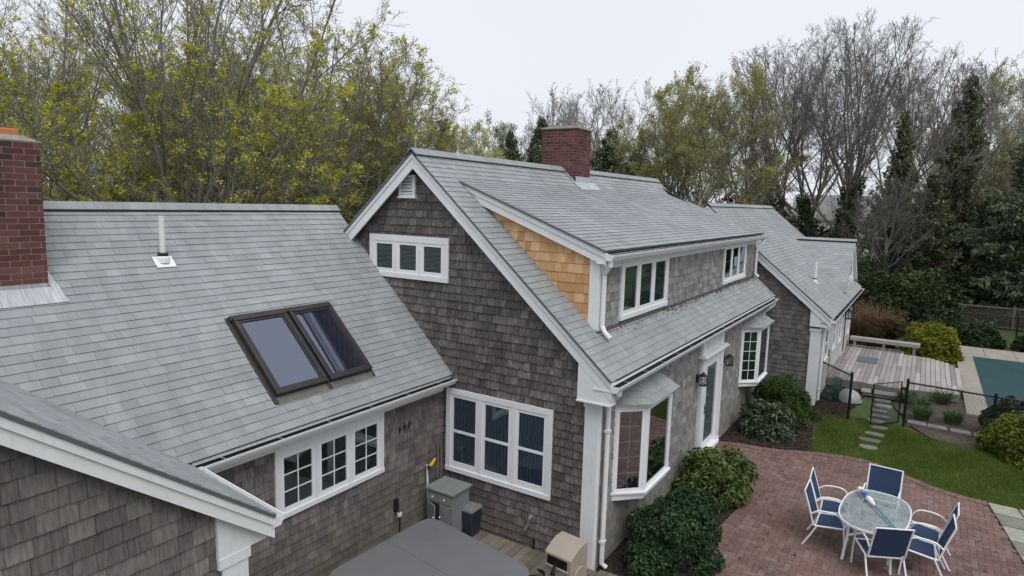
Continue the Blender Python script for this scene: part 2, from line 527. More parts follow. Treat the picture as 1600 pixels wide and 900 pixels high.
# --- courses of shingles / bricks ------------------------------------------------
def clip_poly(pts, poly):
    out = pts
    k = len(poly)
    for i in range(k):
        ax, ay = poly[i]; bx, by = poly[(i + 1) % k]
        inp, out = out, []
        if not inp:
            return []
        side = lambda p: (bx - ax) * (p[1] - ay) - (by - ay) * (p[0] - ax)
        for j in range(len(inp)):
            p, q = inp[j], inp[(j + 1) % len(inp)]
            sp, sq = side(p), side(q)
            if sp >= 0:
                out.append(p)
            if (sp >= 0) != (sq >= 0):
                t = sp / (sp - sq)
                out.append((p[0] + (q[0] - p[0]) * t, p[1] + (q[1] - p[1]) * t))
    return out

def sub_rects(r, holes):
    rs = [r]
    for h in holes:
        nx = []
        for (a, b, c, d) in rs:      # u0,u1,v0,v1
            if h[1] <= a or h[0] >= b or h[3] <= c or h[2] >= d:
                nx.append((a, b, c, d)); continue
            if a < h[0]: nx.append((a, h[0], c, d))
            if b > h[1]: nx.append((h[1], b, c, d))
            u0, u1 = max(a, h[0]), min(b, h[1])
            if c < h[2]: nx.append((u0, u1, c, h[2]))
            if d > h[3]: nx.append((u0, u1, h[3], d))
        rs = nx
    return rs

def area(p):
    return sum(p[i][0] * p[(i + 1) % len(p)][1] - p[(i + 1) % len(p)][0] * p[i][1] for i in range(len(p))) / 2

def courses(mb, F, poly, holes=(), exp=.13, w=(.09, .2), t=.013, gap=.004, v0=0., rise=.9, jit=.003, mi=0, brick=False, seed=0, nofs=0.):
    O, U, V, N = F
    rg = random.Random(seed)
    if area(poly) < 0:
        poly = poly[::-1]
    us = [p[0] for p in poly]; vs = [p[1] for p in poly]
    r0 = math.floor((min(vs) - v0) / exp)
    row = r0
    while v0 + row * exp < max(vs):
        va = v0 + row * exp; vb = va + exp
        if brick:
            u = min(us) - (row % 2) * (w[0] + gap) / 2
            vb -= gap
        else:
            u = min(us) - rg.random() * w[1]
        while u < max(us):
            wd = w[0] if brick else rg.uniform(*w)
            col = (rg.random(), rg.random(), rg.random())
            dv = 0 if brick else rg.uniform(-jit, jit)
            tt = t * (1 if brick else rg.uniform(.75, 1.25))
            for (a, b, c, d) in sub_rects((u, u + wd - (0 if brick else gap), va + dv, vb), holes):
                pg = clip_poly([(a, c), (b, c), (b, d), (a, d)], poly)
                if len(pg) < 3 or abs(area(pg)) < 2e-5:
                    continue
                k = len(pg)
                hgt = [tt * (1 - rise * max(0, min(1, (p[1] - va) / exp))) for p in pg] if not brick else [tt] * k
                top = [O + U * p[0] + V * p[1] + N * (h + nofs) for p, h in zip(pg, hgt)]
                bot = [O + U * p[0] + V * p[1] + N * nofs for p in pg]
                mb.add(top + bot, [tuple(range(k))] + [(i, k + i, k + (i + 1) % k, (i + 1) % k) for i in range(k)], mi, col)
            u += wd + (gap if brick else 0)
        row += 1

def plate(mb, F, poly, n0, n1, mi=0):
    O, U, V, N = F
    if area(poly) < 0:
        poly = poly[::-1]
    mb.prism([O + U * p[0] + V * p[1] + N * n0 for p in poly], N * (n1 - n0), mi)

def wall(name, F, poly, mat, parent, holes=(), exp=.13, thick=.12, seed=0, extra_polys=None, **kw):
    mb = MB()
    plate(mb, F, poly, -thick, 0, 1)
    courses(mb, F, poly, holes, exp, seed=seed, **kw)
    return mb.build(name, [mat, 'under'], parent)

def roof_plane(name, F, polys, parent, exp=.12, seed=0, slab=.028, mat='roof', w=(.13, .33), t=.011):
    mb = MB()
    for i, pg in enumerate(polys):
        plate(mb, F, pg, -slab, 0, 1)
        courses(mb, F, pg, (), exp, w, t, .0025, seed=seed + i, jit=.002)
    return mb.build(name, [mat, 'roofedge'], parent)

def frame(O, U, V):
    O, U, V = (np.array(q, float) for q in (O, U, V))
    U = unit(U); V = unit(V)
    return (O, U, V, np.cross(U, V))

# --- windows -----------------------------------------------------------------------
def window(parent, F, u0, u1, v0, v1, n=3, cw=.1, mw=.07, sw=.045, grid=None, hung=False, inner='roomdark', glass='glass', cd_=.042, sill=True, name='window', label=None, sashmat='vinyl'):
    mb = MB()
    top = v1 - cw; bot = v0 + cw * (.8 if sill else 1)
    mb.fbox(F, u0, u1, top, v1, 0, cd_)
    mb.fbox(F, u0, u1, v0, bot, 0, cd_ + (.012 if sill else 0))
    mb.fbox(F, u0, u0 + cw, bot, top, 0, cd_)
    mb.fbox(F, u1 - cw, u1, bot, top, 0, cd_)
    iw = (u1 - u0 - 2 * cw - (n - 1) * mw) / n
    for k in range(1, n):
        a = u0 + cw + k * iw + (k - 1) * mw
        mb.fbox(F, a, a + mw, bot, top, 0, cd_ - .004)
    wi = mb.build(name, 'white', parent, bevel=.004)
    if label:
        wi['label'] = label
    for k in range(n):
        a = u0 + cw + k * (iw + mw); b = a + iw
        q = MB(); q.fbox(F, a, b, bot, top, .003, .006); q.build('drape' if inner in ('curtain', 'roomgreen') else 'blind_dim_room', inner, wi)  # dim room sheets paint the unlit interior dark behind the glass
        s = MB()
        s.fbox(F, a, b, top - sw, top, .008, .03); br = sw * (2.0 if hung else 1.25)
        s.fbox(F, a, b, bot, bot + br, .008, .031)
        s.fbox(F, a, a + sw, bot + br, top - sw, .008, .03); s.fbox(F, b - sw, b, bot + br, top - sw, .008, .03)
        if hung:
            md = (bot + top) / 2
            s.fbox(F, a + sw, b - sw, md - .02, md + .022, .01, .033)
        s.build('sash', sashmat, wi)
        p = MB(); p.fbox(F, a + sw * .8, b - sw * .8, bot + sw, top - sw * .8, .017, .02); p.build('pane', glass, wi)
        if grid:
            g = MB(); gc, gr = grid
            for i in range(1, gc):
                x = a + sw + (b - a - 2 * sw) * i / gc
                g.fbox(F, x - .008, x + .008, bot + sw, top - sw, .0205, .027)
            for j in range(1, gr):
                y = bot + sw + (top - bot - 2 * sw) * j / gr
                g.fbox(F, a + sw, b - sw, y - .008, y + .008, .0208, .0265)
            g.build('muntin', sashmat, wi)
    return wi

def gutter(parent, a, b, out, name='gutter', mat='gutter', shade_fill=True):
    """open trough from a to b (back top edge), out = outward horizontal unit"""
    a, b, out = (np.array(q, float) for q in (a, b, out))
    d = unit(b - a)
    prof = [(0, 0), (0, -.095), (.09, -.095), (.13, -.03), (.135, 0), (.123, 0), (.116, -.03), (.085, -.083), (.012, -.083), (.012, 0)]
    mb = MB()
    pa = [a + out * p[0] + Z_ * p[1] for p in prof]
    k = len(pa); vec = b - a
    vs = pa + [p + vec for p in pa]
    fs = [(i, (i + 1) % k, k + (i + 1) % k, k + i) for i in range(k)]
    mb.add(vs, fs)
    mb.prism([a + out * p[0] + Z_ * p[1] for p in ((0, 0), (0, -.095), (.09, -.095), (.13, -.03), (.135, 0))], d * .004)
    mb.prism([b + out * p[0] + Z_ * p[1] for p in ((0, 0), (0, -.095), (.09, -.095), (.13, -.03), (.135, 0))], -d * .004)
    g = mb.build(name, mat, parent)
    if shade_fill:
        q = MB()
        q.prism([a + d * .01 + out * p[0] + Z_ * p[1] for p in ((.0125, -.08), (.086, -.08), (.107, -.045), (.022, -.04), (.022, -.004), (.0125, -.004))], vec - d * .02)  # strip climbs the back wall as a painted shade band
        q.build('silt_shade', 'gutterin', g)
        L = np.linalg.norm(vec); k = int(L / .75)
        for i in range(k):
            c = a + vec * ((i + .5) / k)
            s = MB(); s.prism([c + out * .012 + Z_ * -.012, c + out * .122 + Z_ * -.012, c + out * .122 + Z_ * -.002, c + out * .012 + Z_ * -.002], d * .022)
            s.build('hanger', 'steel', g)
    return g

def downspout(parent, pts, r=.04):
    mb = MB()
    mb.tube(pts, r, 8)
    for p, q in zip(pts[:-1], pts[1:]):
        p = np.array(p, float); q = np.array(q, float)
        if np.linalg.norm(q - p) > 1.2:
            for f in (.12, .85):
                c = p + (q - p) * f
                mb.box((c[0] - r * 1.25, c[1] - r * 1.05, c[2] - .02), (c[0] + r * 1.25, c[1] + .04, c[2] + .02))
    return mb.build('downspout', 'gutter', parent)

def ridge_cap(parent, a, b, slope_k, hw=.15):
    """a,b ridge points along X"""
    a = np.array(a, float); b = np.array(b, float)
    c, s = 1 / math.hypot(1, slope_k), slope_k / math.hypot(1, slope_k)
    mb = MB()
    L = np.linalg.norm(b - a); d = unit(b - a); side = unit(np.cross(Z_, d))
    k = max(1, int(L / .22)); rg = random.Random(int(L * 100))
    for i in range(k):
        p = a + d * (L * i / k); q = d * (L / k - .002)
        col = (rg.random(),) * 3
        for sg in (-1, 1):
            dn = side * sg * c - Z_ * s
            up = side * sg * s + Z_ * c
            o = p + Z_ * .034
            mb.prism([o, o + dn * hw, o + dn * hw + up * .012, o + Z_ * .016], q * (1 if sg < 0 else 1), 0, col)
    cap = mb.build('ridge_cap', 'roof', parent)
    v = MB()
    for sg in (-1, 1):
        dn = side * sg * c - Z_ * s
        up = side * sg * s + Z_ * c
        o = a + Z_ * .002
        v.prism([o, o + dn * (hw - .006), o + dn * (hw - .006) + up * .024, o + up * .02], b - a)
    v.build('ridge_vent', 'ridgedark', cap)
    return cap

def rake(parent, pts, inw, depth, h1=.2, zoff=-.037):
    """boxed rake trim under the roof edge line pts; inw = unit vector from the outer face to the wall"""
    mb = MB()
    inw = np.array(inw, float)
    for a, b in zip(pts[:-1], pts[1:]):
        a = np.array(a, float) + Z_ * zoff; b = np.array(b, float) + Z_ * zoff
        q = lambda off, za, zb: [a + inw * off + Z_ * za, b + inw * off + Z_ * za, b + inw * off + Z_ * zb, a + inw * off + Z_ * zb]
        mb.prism(q(0, 0, -.075), inw * .05)
        mb.prism(q(.02, -.0755, -h1 - .05), inw * .03)
        mb.prism(q(.0505, -.02, -.1), inw * (depth - .0505))
    return mb.build('rake_board', 'white', parent)

def sheet(name, poly, z, mat, parent=None, kind='structure', thick=0):
    mb = MB()
    if thick:
        mb.prism([(p[0], p[1], z - thick) for p in poly], (0, 0, thick))
    else:
        mb.add([(p[0], p[1], z) for p in poly], [tuple(range(len(poly)))])
    return tag(mb.build(name, mat, parent), kind=kind)

def inside(poly, x, y):
    """vectorised point in polygon"""
    x = np.asarray(x, float); y = np.asarray(y, float)
    r = np.zeros(x.shape, bool)
    k = len(poly)
    for i in range(k):
        x1, y1 = poly[i]; x2, y2 = poly[(i + 1) % k]
        c = ((y1 > y) != (y2 > y)) & (x < (x2 - x1) * (y - y1) / ((y2 - y1) or 1e-9) + x1)
        r ^= c
    return r

# ================================================================== THE HOUSE
house = thing('shingled_house', 'long grey shingled house with gabled main block, shed dormer and low side wings', 'house')
MR_Y, MR_Z, MK, ME_Y, ME_Z = 3.446, 6.358, .874, -.29, 3.093
ML = 11.05
mh = math.hypot(1, MK)
mroof = lambda y: MR_Z - MK * abs(y - MR_Y)
FG = frame((0, 0, 0), (0, -1, 0), Z_)             # gable wall, u = -y
FF = frame((0, 0, 0), X_, Z_)                     # front wall, u = x
# main gable wall
gw = .09
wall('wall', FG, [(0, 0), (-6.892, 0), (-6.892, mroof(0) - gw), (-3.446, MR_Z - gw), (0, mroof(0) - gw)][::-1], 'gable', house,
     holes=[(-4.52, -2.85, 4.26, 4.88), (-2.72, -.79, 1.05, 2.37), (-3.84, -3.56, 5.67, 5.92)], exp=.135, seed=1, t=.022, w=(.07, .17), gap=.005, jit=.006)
wall('wall', FF, [(0, 0), (ML, 0), (ML, 2.95), (0, 2.95)], 'frontwall', house,
     holes=[(.7, 2.47, .95, 2.6), (5.15, 6.68, 0, 2.9), (8.78, 10.55, .95, 2.6)], exp=.135, seed=2)
FE = frame((ML, 0, 0), Y_, Z_)
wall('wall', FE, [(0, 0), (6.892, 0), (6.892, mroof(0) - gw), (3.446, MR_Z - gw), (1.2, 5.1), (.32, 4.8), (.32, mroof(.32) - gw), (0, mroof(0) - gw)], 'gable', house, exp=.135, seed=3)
FRB = frame((0, 6.892, 0), -X_, Z_)
wall('wall', FRB, [(0, 0), (0, 3), (-ML, 3), (-ML, 0)], 'gable', house, exp=.135, seed=4)
# main roof
FM = frame((0, ME_Y, ME_Z), X_, (0, 1, MK))
vy = lambda y: (y - ME_Y) * mh
x0, x1 = -.23, 11.25
mainroof = roof_plane('roof', FM, [[(x0, 0), (.5, 0), (.5, vy(MR_Y)), (x0, vy(MR_Y))], [(.5, 0), (x1, 0), (x1, vy(.34)), (.5, vy(.34))],
                                 [(.5, vy(2.86)), (x1, vy(2.86)), (x1, vy(MR_Y)), (.5, vy(MR_Y))]], house, seed=10)
FMB = frame((0, 2 * MR_Y - ME_Y, ME_Z), -X_, (0, -1, MK))
roof_plane('roof', FMB, [[(-x1, 0), (.23, 0), (.23, vy(MR_Y)), (-x1, vy(MR_Y))]], house, seed=13)
ridge_cap(mainroof, (x0 - .01, MR_Y, MR_Z), (4.985, MR_Y, MR_Z), MK)
ridge_cap(mainroof, (5.765, MR_Y, MR_Z), (x1 + .01, MR_Y, MR_Z), MK)
rk = rake(house, [(x0 + .02, ME_Y + .01, ME_Z), (x0 + .02, MR_Y, MR_Z), (x0 + .02, 2 * MR_Y - ME_Y, ME_Z)], X_, .21)
rake(house, [(x1 - .02, ME_Y + .01, ME_Z), (x1 - .02, MR_Y, MR_Z), (x1 - .02, 2 * MR_Y - ME_Y, ME_Z)], -X_, .18)
mb = MB(); mb.tube([(-.12, MR_Y, MR_Z), (-.12, MR_Y, MR_Z + .2)], .012, 6); mb.lathe([(.03, 0), (.03, .03), (.012, .05)], (-.12, MR_Y, MR_Z + .18), 8); mb.build('finial', 'steel', house)
# front eave: soffit, fascia, frieze, gutter
mb = MB()
mb.box((-.2, -.25, 2.93), (11.22, -.002, 2.955))
mb.box((-.2, -.272, 2.925), (11.22, -.25, 3.045))
mb.build('eave_box', 'white', house)
mb = MB()
mb.box((.05, -.03, 2.70), (ML, 0, 2.929)); mb.box((.05, -.06, 2.86), (ML, -.0305, 2.9285))
mb.build('frieze', 'white', house)
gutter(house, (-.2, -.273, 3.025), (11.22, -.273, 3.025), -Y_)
# cornice return and corner board at the near corner
mb = MB()
mb.prism([(-.184, -.262, 2.74), (-.184, .26, 2.74), (-.184, .26, 3.42), (-.184, -.262, 2.96)], (.182, 0, 0))
mb.box((-.2, -.27, 2.715), (.0, .27, 2.74))
mb.build('cornice_return', 'white', house)
mb = MB()
mb.box((-.03, -.03, 0.02), (0, .2, 2.72)); mb.box((0, -.03, 0.02), (.09, 0, 2.72)); mb.box((-.045, -.045, 2.6), (.0, .215, 2.66))
mb.build('corner_board', 'white', house, bevel=.004)
mb = MB(); mb.box((ML - .1, -.03, .02), (ML + .03, 0, 2.9)); mb.box((ML, 0, .02), (ML + .03, .15, 2.9)); mb.build('corner_board', 'white', house)
downspout(house, [(-.02, -.33, 2.96), (-.02, -.32, 2.87), (.1, -.22, 2.75), (.2, -.075, 2.66), (.21, -.075, 2.5), (.21, -.075, .1), (.24, -.14, .04)])
downspout(house, [(11.12, -.33, 2.96), (11.12, -.31, 2.87), (10.98, -.2, 2.74), (10.93, -.08, 2.62), (10.93, -.08, .1)])

# shed dormer
DX, DY, DK = .5, .318, .37
dz = lambda y: 4.88 + DK * (y - .15)
FDF = frame((0, DY, 0), X_, Z_)
wall('dormer_wall', FDF, [(DX, 3.5), (ML, 3.5), (ML, dz(DY) - .06), (DX, dz(DY) - .06)], 'frontwall', house,
     holes=[(1.38, 3.5, 3.77, 4.65), (7.66, 9.78, 3.77, 4.65)], exp=.135, seed=20)
FDS = frame((DX, 0, 0), (0, -1, 0), Z_)
o = wall('dormer_wall', FDS, [(-DY, mroof(DY) - .02), (-DY, dz(DY) - .06), (-2.88, mroof(2.88) - .02)], 'newcedar', house, exp=.15, seed=21, w=(.09, .19), gap=.003)
o['label'] = 'side wall of fresh orange cedar shingles'
FD = frame((0, .15, 4.88), X_, (0, 1, DK))
vd = lambda y: (y - .15) * math.hypot(1, DK)
roof_plane('dormer_roof', FD, [[(.36, 0), (x1, 0), (x1, vd(2.96)), (.36, vd(2.96))]], house, seed=22, exp=.12, t=.012)
rake(house, [(.385, .16, dz(.16)), (.385, 2.9, dz(2.9))], X_, .115, h1=.15)
rake(house, [(x1 - .02, .16, dz(.16)), (x1 - .02, 2.9, dz(2.9))], -X_, .18, h1=.15)
mb = MB()
mb.box((DX - .025, DY - .025, mroof(DY)), (DX, DY + .14, dz(DY) - .05)); mb.box((DX, DY - .025, mroof(DY)), (DX + .13, DY, dz(DY) - .05))
mb.build('corner_board', 'white', house)
mb = MB()
mb.box((.39, .165, dz(.15) - .2), (x1 - .02, .185, dz(.15) - .06)); mb.box((.39, .185, dz(.15) - .2), (x1 - .02, DY, dz(.15) - .18))
mb.box((DX, DY - .024, dz(.15) - .3), (ML, DY, dz(.15) - .2))
mb.build('eave_box', 'white', house)
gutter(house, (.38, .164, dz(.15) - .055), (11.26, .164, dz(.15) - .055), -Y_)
downspout(house, [(.45, .11, 4.73), (.45, .11, 4.66), (.52, .2, 4.56), (.56, .25, 4.5), (.56, .25, 3.72), (.54, .2, 3.63), (.54, .1, 3.54)], .038)
downspout(house, [(11.18, .11, 4.73), (11.18, .11, 4.66), (11.06, .2, 4.55), (10.95, .25, 4.48), (10.95, .25, 3.72), (10.95, .15, 3.63)], .038)
mb = MB()
mb.prism([(DX - .03, DY - .002, mroof(DY) - .03), (DX - .03, DY - .045, mroof(DY - .045) + .012), (DX - .03, DY - .045, mroof(DY - .045) + .018), (DX - .03, DY - .002, mroof(DY) + .04)], (ML - DX, 0, 0))
mb.build('flashing', 'bronze', house)
window(house, FDF, 1.31, 3.57, 3.68, 4.70, 3, .1, .07, .05, None, inner='roomgreen', glass='glass')
window(house, FDF, 7.59, 9.85, 3.7, 4.70, 3, .1, .07, .05, None, inner='roomdark', glass='glassmirror')

# gable windows and louvre
window(house, FG, -4.58, -2.79, 4.2, 4.94, 3, .11, .07, .05, None, inner='blind_dim_room', label='three pane window set low beside the wing roof')
window(house, FG, -2.79, -.73, .98, 2.43, 3, .1, .09, .05, None, hung=True, inner='curtain', label='triple sash window with dark blue curtains')
mb = MB()
F = FG
for a in ((-3.88, -3.83, 5.61, 5.97), (-3.57, -3.52, 5.61, 5.97)):
    mb.fbox(F, a[0], a[1], a[2], a[3], 0, .05)
mb.fbox(F, -3.8299, -3.5701, 5.92, 5.97, 0, .05); mb.fbox(F, -3.90, -3.50, 5.58, 5.6099, 0, .06); mb.fbox(F, -3.8299, -3.5701, 5.61, 5.64, 0, .05)
for k in range(5):
    z = 5.655 + k * .055
    O, U, V, N = F
    mb.prism([O + U * -3.83 + V * (z + .03) + N * .005, O + U * -3.83 + V * (z - .008) + N * .042, O + U * -3.83 + V * z + N * .046, O + U * -3.83 + V * (z + .04) + N * .008], U * .26)
vt = mb.build('louvre_vent', 'white', house)
mb = MB(); mb.fbox(F, -3.83, -3.57, 5.64, 5.92, .001, .003); mb.build('backing', 'under', vt)
# small things fixed to the gable wall
mb = MB(); mb.tube([(0, 1.07, .62), (-.07, 1.07, .60), (-.08, 1.08, .5), (-.1, 1.13, .4)], .028, 8); mb.box((-.02, 1.02, .56), (-.012, 1.12, .67)); mb.build('exhaust_elbow', 'steel', house)
mb = MB(); mb.box((-.05, .98, .06), (-.018, 1.0, .26)); mb.build('conduit', 'black', house)

# bay windows
def bay(xa, xb, d=.4, zb=1.02, zt=2.44, inner='roomdark', label=None, behind=False):
    b = MB()
    pg = [(xa, 0), (xa + d, -d), (xb - d, -d), (xb, 0)]
    o2 = lambda e: [(xa - e * .6, -.002), (xa + d - e * .4, -d - e), (xb - d + e * .4, -d - e), (xb + e * .6, -.002)]
    b.prism([(p[0], p[1], zb - .1) for p in o2(-.02)], (0, 0, .1))
    root = b.build('bay_window', 'white', house, bevel=.004)
    b = MB(); b.prism([(p[0], p[1], zb) for p in o2(.035)], (0, 0, .035)); b.build('sill', 'white', root, bevel=.004)
    b = MB(); b.prism([(p[0], p[1], zt - .02) for p in o2(.02)], (0, 0, .1)); b.build('head_board', 'white', root, bevel=.004)
    if label:
        root['label'] = label
    s2 = math.sqrt(.5); L = d / s2
    for kk, (O, U, l, gr) in enumerate((((xa, 0, 0), (s2, -s2, 0), L, (2, 5)), ((xa + d, -d, 0), X_, xb - xa - 2 * d, None), ((xb - d, -d, 0), (s2, s2, 0), L, (2, 5)))):
        Fb = frame(O, U, Z_)
        p = MB()
        z0_, z1_ = zb + .036, zt - .02
        c = .05
        p.fbox(Fb, 0, c, z0_, z1_, -.05, .0); p.build('stile', 'white', root)
        p = MB(); p.fbox(Fb, l - c, l, z0_, z1_, -.05, 0); p.build('stile', 'white', root)
        fr = root
        s = MB(); w_ = .045
        a, bb_ = c, l - c
        s.fbox(Fb, a, bb_, z1_ - w_, z1_, -.04, -.006); s.fbox(Fb, a, bb_, z0_, z0_ + w_, -.04, -.006)
        s.fbox(Fb, a, a + w_, z0_ + w_, z1_ - w_, -.04, -.006); s.fbox(Fb, bb_ - w_, bb_, z0_ + w_, z1_ - w_, -.04, -.006)
        s.build('sash', 'vinyl', fr)
        q = MB(); q.fbox(Fb, a + .04, bb_ - .04, z0_ + .04, z1_ - .04, -.028, -.024); q.build('pane', 'glass' if (gr and not behind) else 'glassmirror', fr)
        q = MB(); q.fbox(Fb, a + .01, bb_ - .01, z0_ + .01, z1_ - .01, -.07, -.066); q.build('drape', inner, fr)  # dark sheet painted for the bay's unlit room
        if gr:
            g = MB()
            n0, n1, hw = (-.05, -.043, .0045) if behind else (-.0235, -.017, .007)
            for i in range(1, gr[0]):
                x = a + w_ + (bb_ - a - 2 * w_) * i / gr[0]
                g.fbox(Fb, x - hw, x + hw, z0_ + w_, z1_ - w_, n0, n1)
            for j in range(1, gr[1]):
                y = z0_ + w_ + (z1_ - z0_ - 2 * w_) * j / gr[1]
                g.fbox(Fb, a + w_, bb_ - w_, y - hw, y + hw, n0 + .0003, n1 - .0005)
            g.build('muntin', 'vinyl', fr)
    # hipped roof of the bay
    e = .1; zr, ze = 2.80, zt + .07
    A, B_, C_, D_ = [V3(p[0], p[1], ze) for p in ((xa - .08, -.01), (xa + d - .07, -d - e), (xb - d + .07, -d - e), (xb + .08, -.01))]
    T0, T1 = V3(xa + .45, -.03, zr), V3(xb - .45, -.03, zr)
    r = MB()
    for sd_, (P, Q, tp) in enumerate(((A, B_, [T0]), (B_, C_, [T1, T0]), (C_, D_, [T1]))):
        U = unit(Q - P); up = tp[0] - P; V = unit(up - U * (up @ U))
        Fr = (P, U, V, np.cross(U, V))
        pl_ = [(0, 0), (np.linalg.norm(Q - P), 0)] + [((t - P) @ U, (t - P) @ V) for t in tp]
        plate(r, Fr, pl_, -.03, 0, 1)
        courses(r, Fr, pl_, (), .135, (.18, .3), .009, .003, seed=40 + sd_ + int(xa))
    r.build('bay_roof', ['roof', 'white'], root)
bay(.62, 2.55, label='near bay window with hipped shingle roof', behind=True)
bay(8.7, 10.62, label='far bay window with gridded side panes')

# front door with pilasters and arched head panel
mb = MB()
for a, b_ in ((5.08, 5.36), (6.46, 6.74)):
    mb.box((a, -.07, .02), (b_, 0, 2.38)); mb.box((a + .03, -.085, .3), (b_ - .03, -.0705, 2.3)); mb.box((a - .015, -.09, .02), (b_ + .015, -.0001, .2))
    mb.box((a, -.06, 2.44), (b_, 0, 2.90))
mb.box((5.36, -.05, 2.22), (6.46, 0, 2.38))
mb.box((4.98, -.17, 2.38), (6.86, 0, 2.415)); mb.box((5.02, -.13, 2.415), (6.82, 0, 2.44))
mb.box((5.36, -.03, 2.44), (6.46, 0, 2.90))
surround = mb.build('door_surround', 'white', house, bevel=.004)
mb = MB()
pts = []
for k in range(17):
    a = math.pi * k / 16
    pts.append((5.91 + .44 * math.cos(a), 2.5 + .33 * math.sin(a)))
mb.prism([(p[0], -.055, p[1]) for p in pts], (0, .024, 0))
for k in range(1, 6):
    a = math.pi * k / 6
    mb.tube([(5.91 + .1 * math.cos(a), -.057, 2.5 + .08 * math.sin(a)), (5.91 + .4 * math.cos(a), -.057, 2.5 + .3 * math.sin(a))], .012, 5)
mb.build('arch_panel', 'white', surround)
door = MB()
door.box((5.36, -.045, .2), (5.55, -.005, 2.22)); door.box((6.32, -.045, .2), (6.46, -.005, 2.22)); door.box((5.55, -.045, 2.1), (6.32, -.005, 2.22)); door.box((5.55, -.045, .2), (6.32, -.005, .36))
door = door.build('door', 'vinyl', house, bevel=.003)
mb = MB(); mb.box((5.54, -.03, .35), (6.33, -.024, 2.11)); mb.build('pane', 'glass', door)
mb = MB(); mb.box((5.54, -.012, .35), (6.33, -.008, 2.11)); mb.build('drape', plain('pale door drape', (.3, .33, .34), .8, .15, 3), door)
mb = MB(); mb.box((5.46, -.055, 1.05), (5.5, -.046, 1.27)); mb.tube([(5.48, -.05, 1.2), (5.48, -.085, 1.2), (5.6, -.085, 1.19)], .011, 6); mb.build('handle', 'black', door)
mb = MB(); mb.box((5.3, -.16, .12), (6.5, 0, .2)); mb.box((5.36, -.1, .0), (6.44, 0, .12)); mb.build('threshold', 'white', house)

def lantern(parent, c, n, s=1.):
    """black wall lantern, c = wall point, n = outward"""
    c = np.array(c, float); n = np.array(n, float)
    b = MB()
    t = np.cross(n, Z_)
    b.prism([c + t * a * s + Z_ * z * s for a, z in ((-.05, -.09), (.05, -.09), (.05, .09), (-.05, .09))], n * .02 * s)
    b.tube([c + n * .02 * s, c + n * .08 * s + Z_ * .06 * s, c + n * .14 * s + Z_ * .11 * s], .012 * s, 6)
    q = c + n * .14 * s
    r = b
    r.lathe([(.015 * s, .15 * s), (.03 * s, .12 * s), (.085 * s, .08 * s), (.095 * s, .07 * s)], q, 10)
    r.lathe([(.085 * s, -.14 * s), (.09 * s, -.12 * s), (.06 * s, -.12 * s)], q, 10)
    for k in range(6):
        a = math.pi * 2 * k / 6
        dv = (X_ * math.cos(a) + Y_ * math.sin(a)) * s
        r.tube([q + dv * .085 + Z_ * .07 * s, q + dv * .098 - Z_ * .03 * s, q + dv * .085 - Z_ * .12 * s], .006 * s, 4)
    for z in (.02, -.05):
        r.tube([q + (X_ * math.cos(a) + Y_ * math.sin(a)) * .096 * s + Z_ * z * s for a in np.linspace(0, 2 * math.pi, 11)], .005 * s, 4)
    o = r.build('wall_lantern', 'black', parent)
    g = MB(); g.lathe([(.055 * s, -.118 * s), (.06 * s, 0), (.055 * s, .068 * s)], q, 10); g.build('globe', 'glass', o, smooth=True)
    return o
lantern(house, (4.86, -.015, 2.0), -Y_)
lantern(house, (7.0, -.015, 2.0), -Y_)

# main chimney
def chimney(parent, xa, xb, ya, yb, z0, z1, capz, seed, flues=(), e=.03, lip=.035, i=.16, capmat='capstone'):
    c = MB()
    c.box((xa + .004, ya + .004, z0), (xb - .004, yb - .004, z1 - .002), 1)
    for sd_, (O, U, l) in enumerate((((xa, ya, z0), X_, xb - xa), ((xb, ya, z0), Y_, yb - ya), ((xb, yb, z0), -X_, xb - xa), ((xa, yb, z0), -Y_, yb - ya))):
        courses(c, frame(O, U, Z_), [(0, 0), (l, 0), (l, z1 - z0), (0, z1 - z0)], (), .068, (.195, .195), .005, .01, brick=True, seed=seed + sd_, nofs=-.003)
    o = c.build('chimney', ['brick', 'mortar'], parent)
    k = MB()
    k.box((xa - e, ya - e, z1), (xb + e, yb + e, z1 + lip))
    vs = [(xa - e, ya - e, z1 + lip), (xb + e, ya - e, z1 + lip), (xb + e, yb + e, z1 + lip), (xa - e, yb + e, z1 + lip), (xa + i, ya + i, capz), (xb - i, ya + i, capz), (xb - i, yb - i, capz), (xa + i, yb - i, capz)]
    k.add(vs, [(0, 1, 5, 4), (1, 2, 6, 5), (2, 3, 7, 6), (3, 0, 4, 7), (4, 5, 6, 7)])
    k.build('chimney_cap', capmat, o)
    for (fx, fy, r, h) in flues:
        f = MB(); f.box((fx - r, fy - r, capz - .05), (fx + r, fy + r, capz + h)); f.build('flue', 'terracotta', o, bevel=.015)
    return o
ch = chimney(house, 5.0, 5.75, 3.1, 4.0, 5.5, 7.27, 7.34, 60)
mb = MB()
nf = V3(0, -MK, 1) / mh
P = lambda x, y, n=.016: V3(x, y, mroof(y)) + nf * n
mb.prism([P(4.93, 2.88), P(5.98, 2.88), P(5.98, 3.1), P(4.93, 3.1)], nf * .006)
mb.prism([P(4.86, 2.95), P(4.99, 2.95), P(4.99, 3.44), P(4.93, 3.44)], nf * .005)
mb.prism([P(5.0, 3.088, .02), P(5.75, 3.088, .02), V3(5.75, 3.088, 6.19), V3(5.0, 3.088, 6.19)], (0, .005, 0))
mb.build('flashing', 'lead', ch)

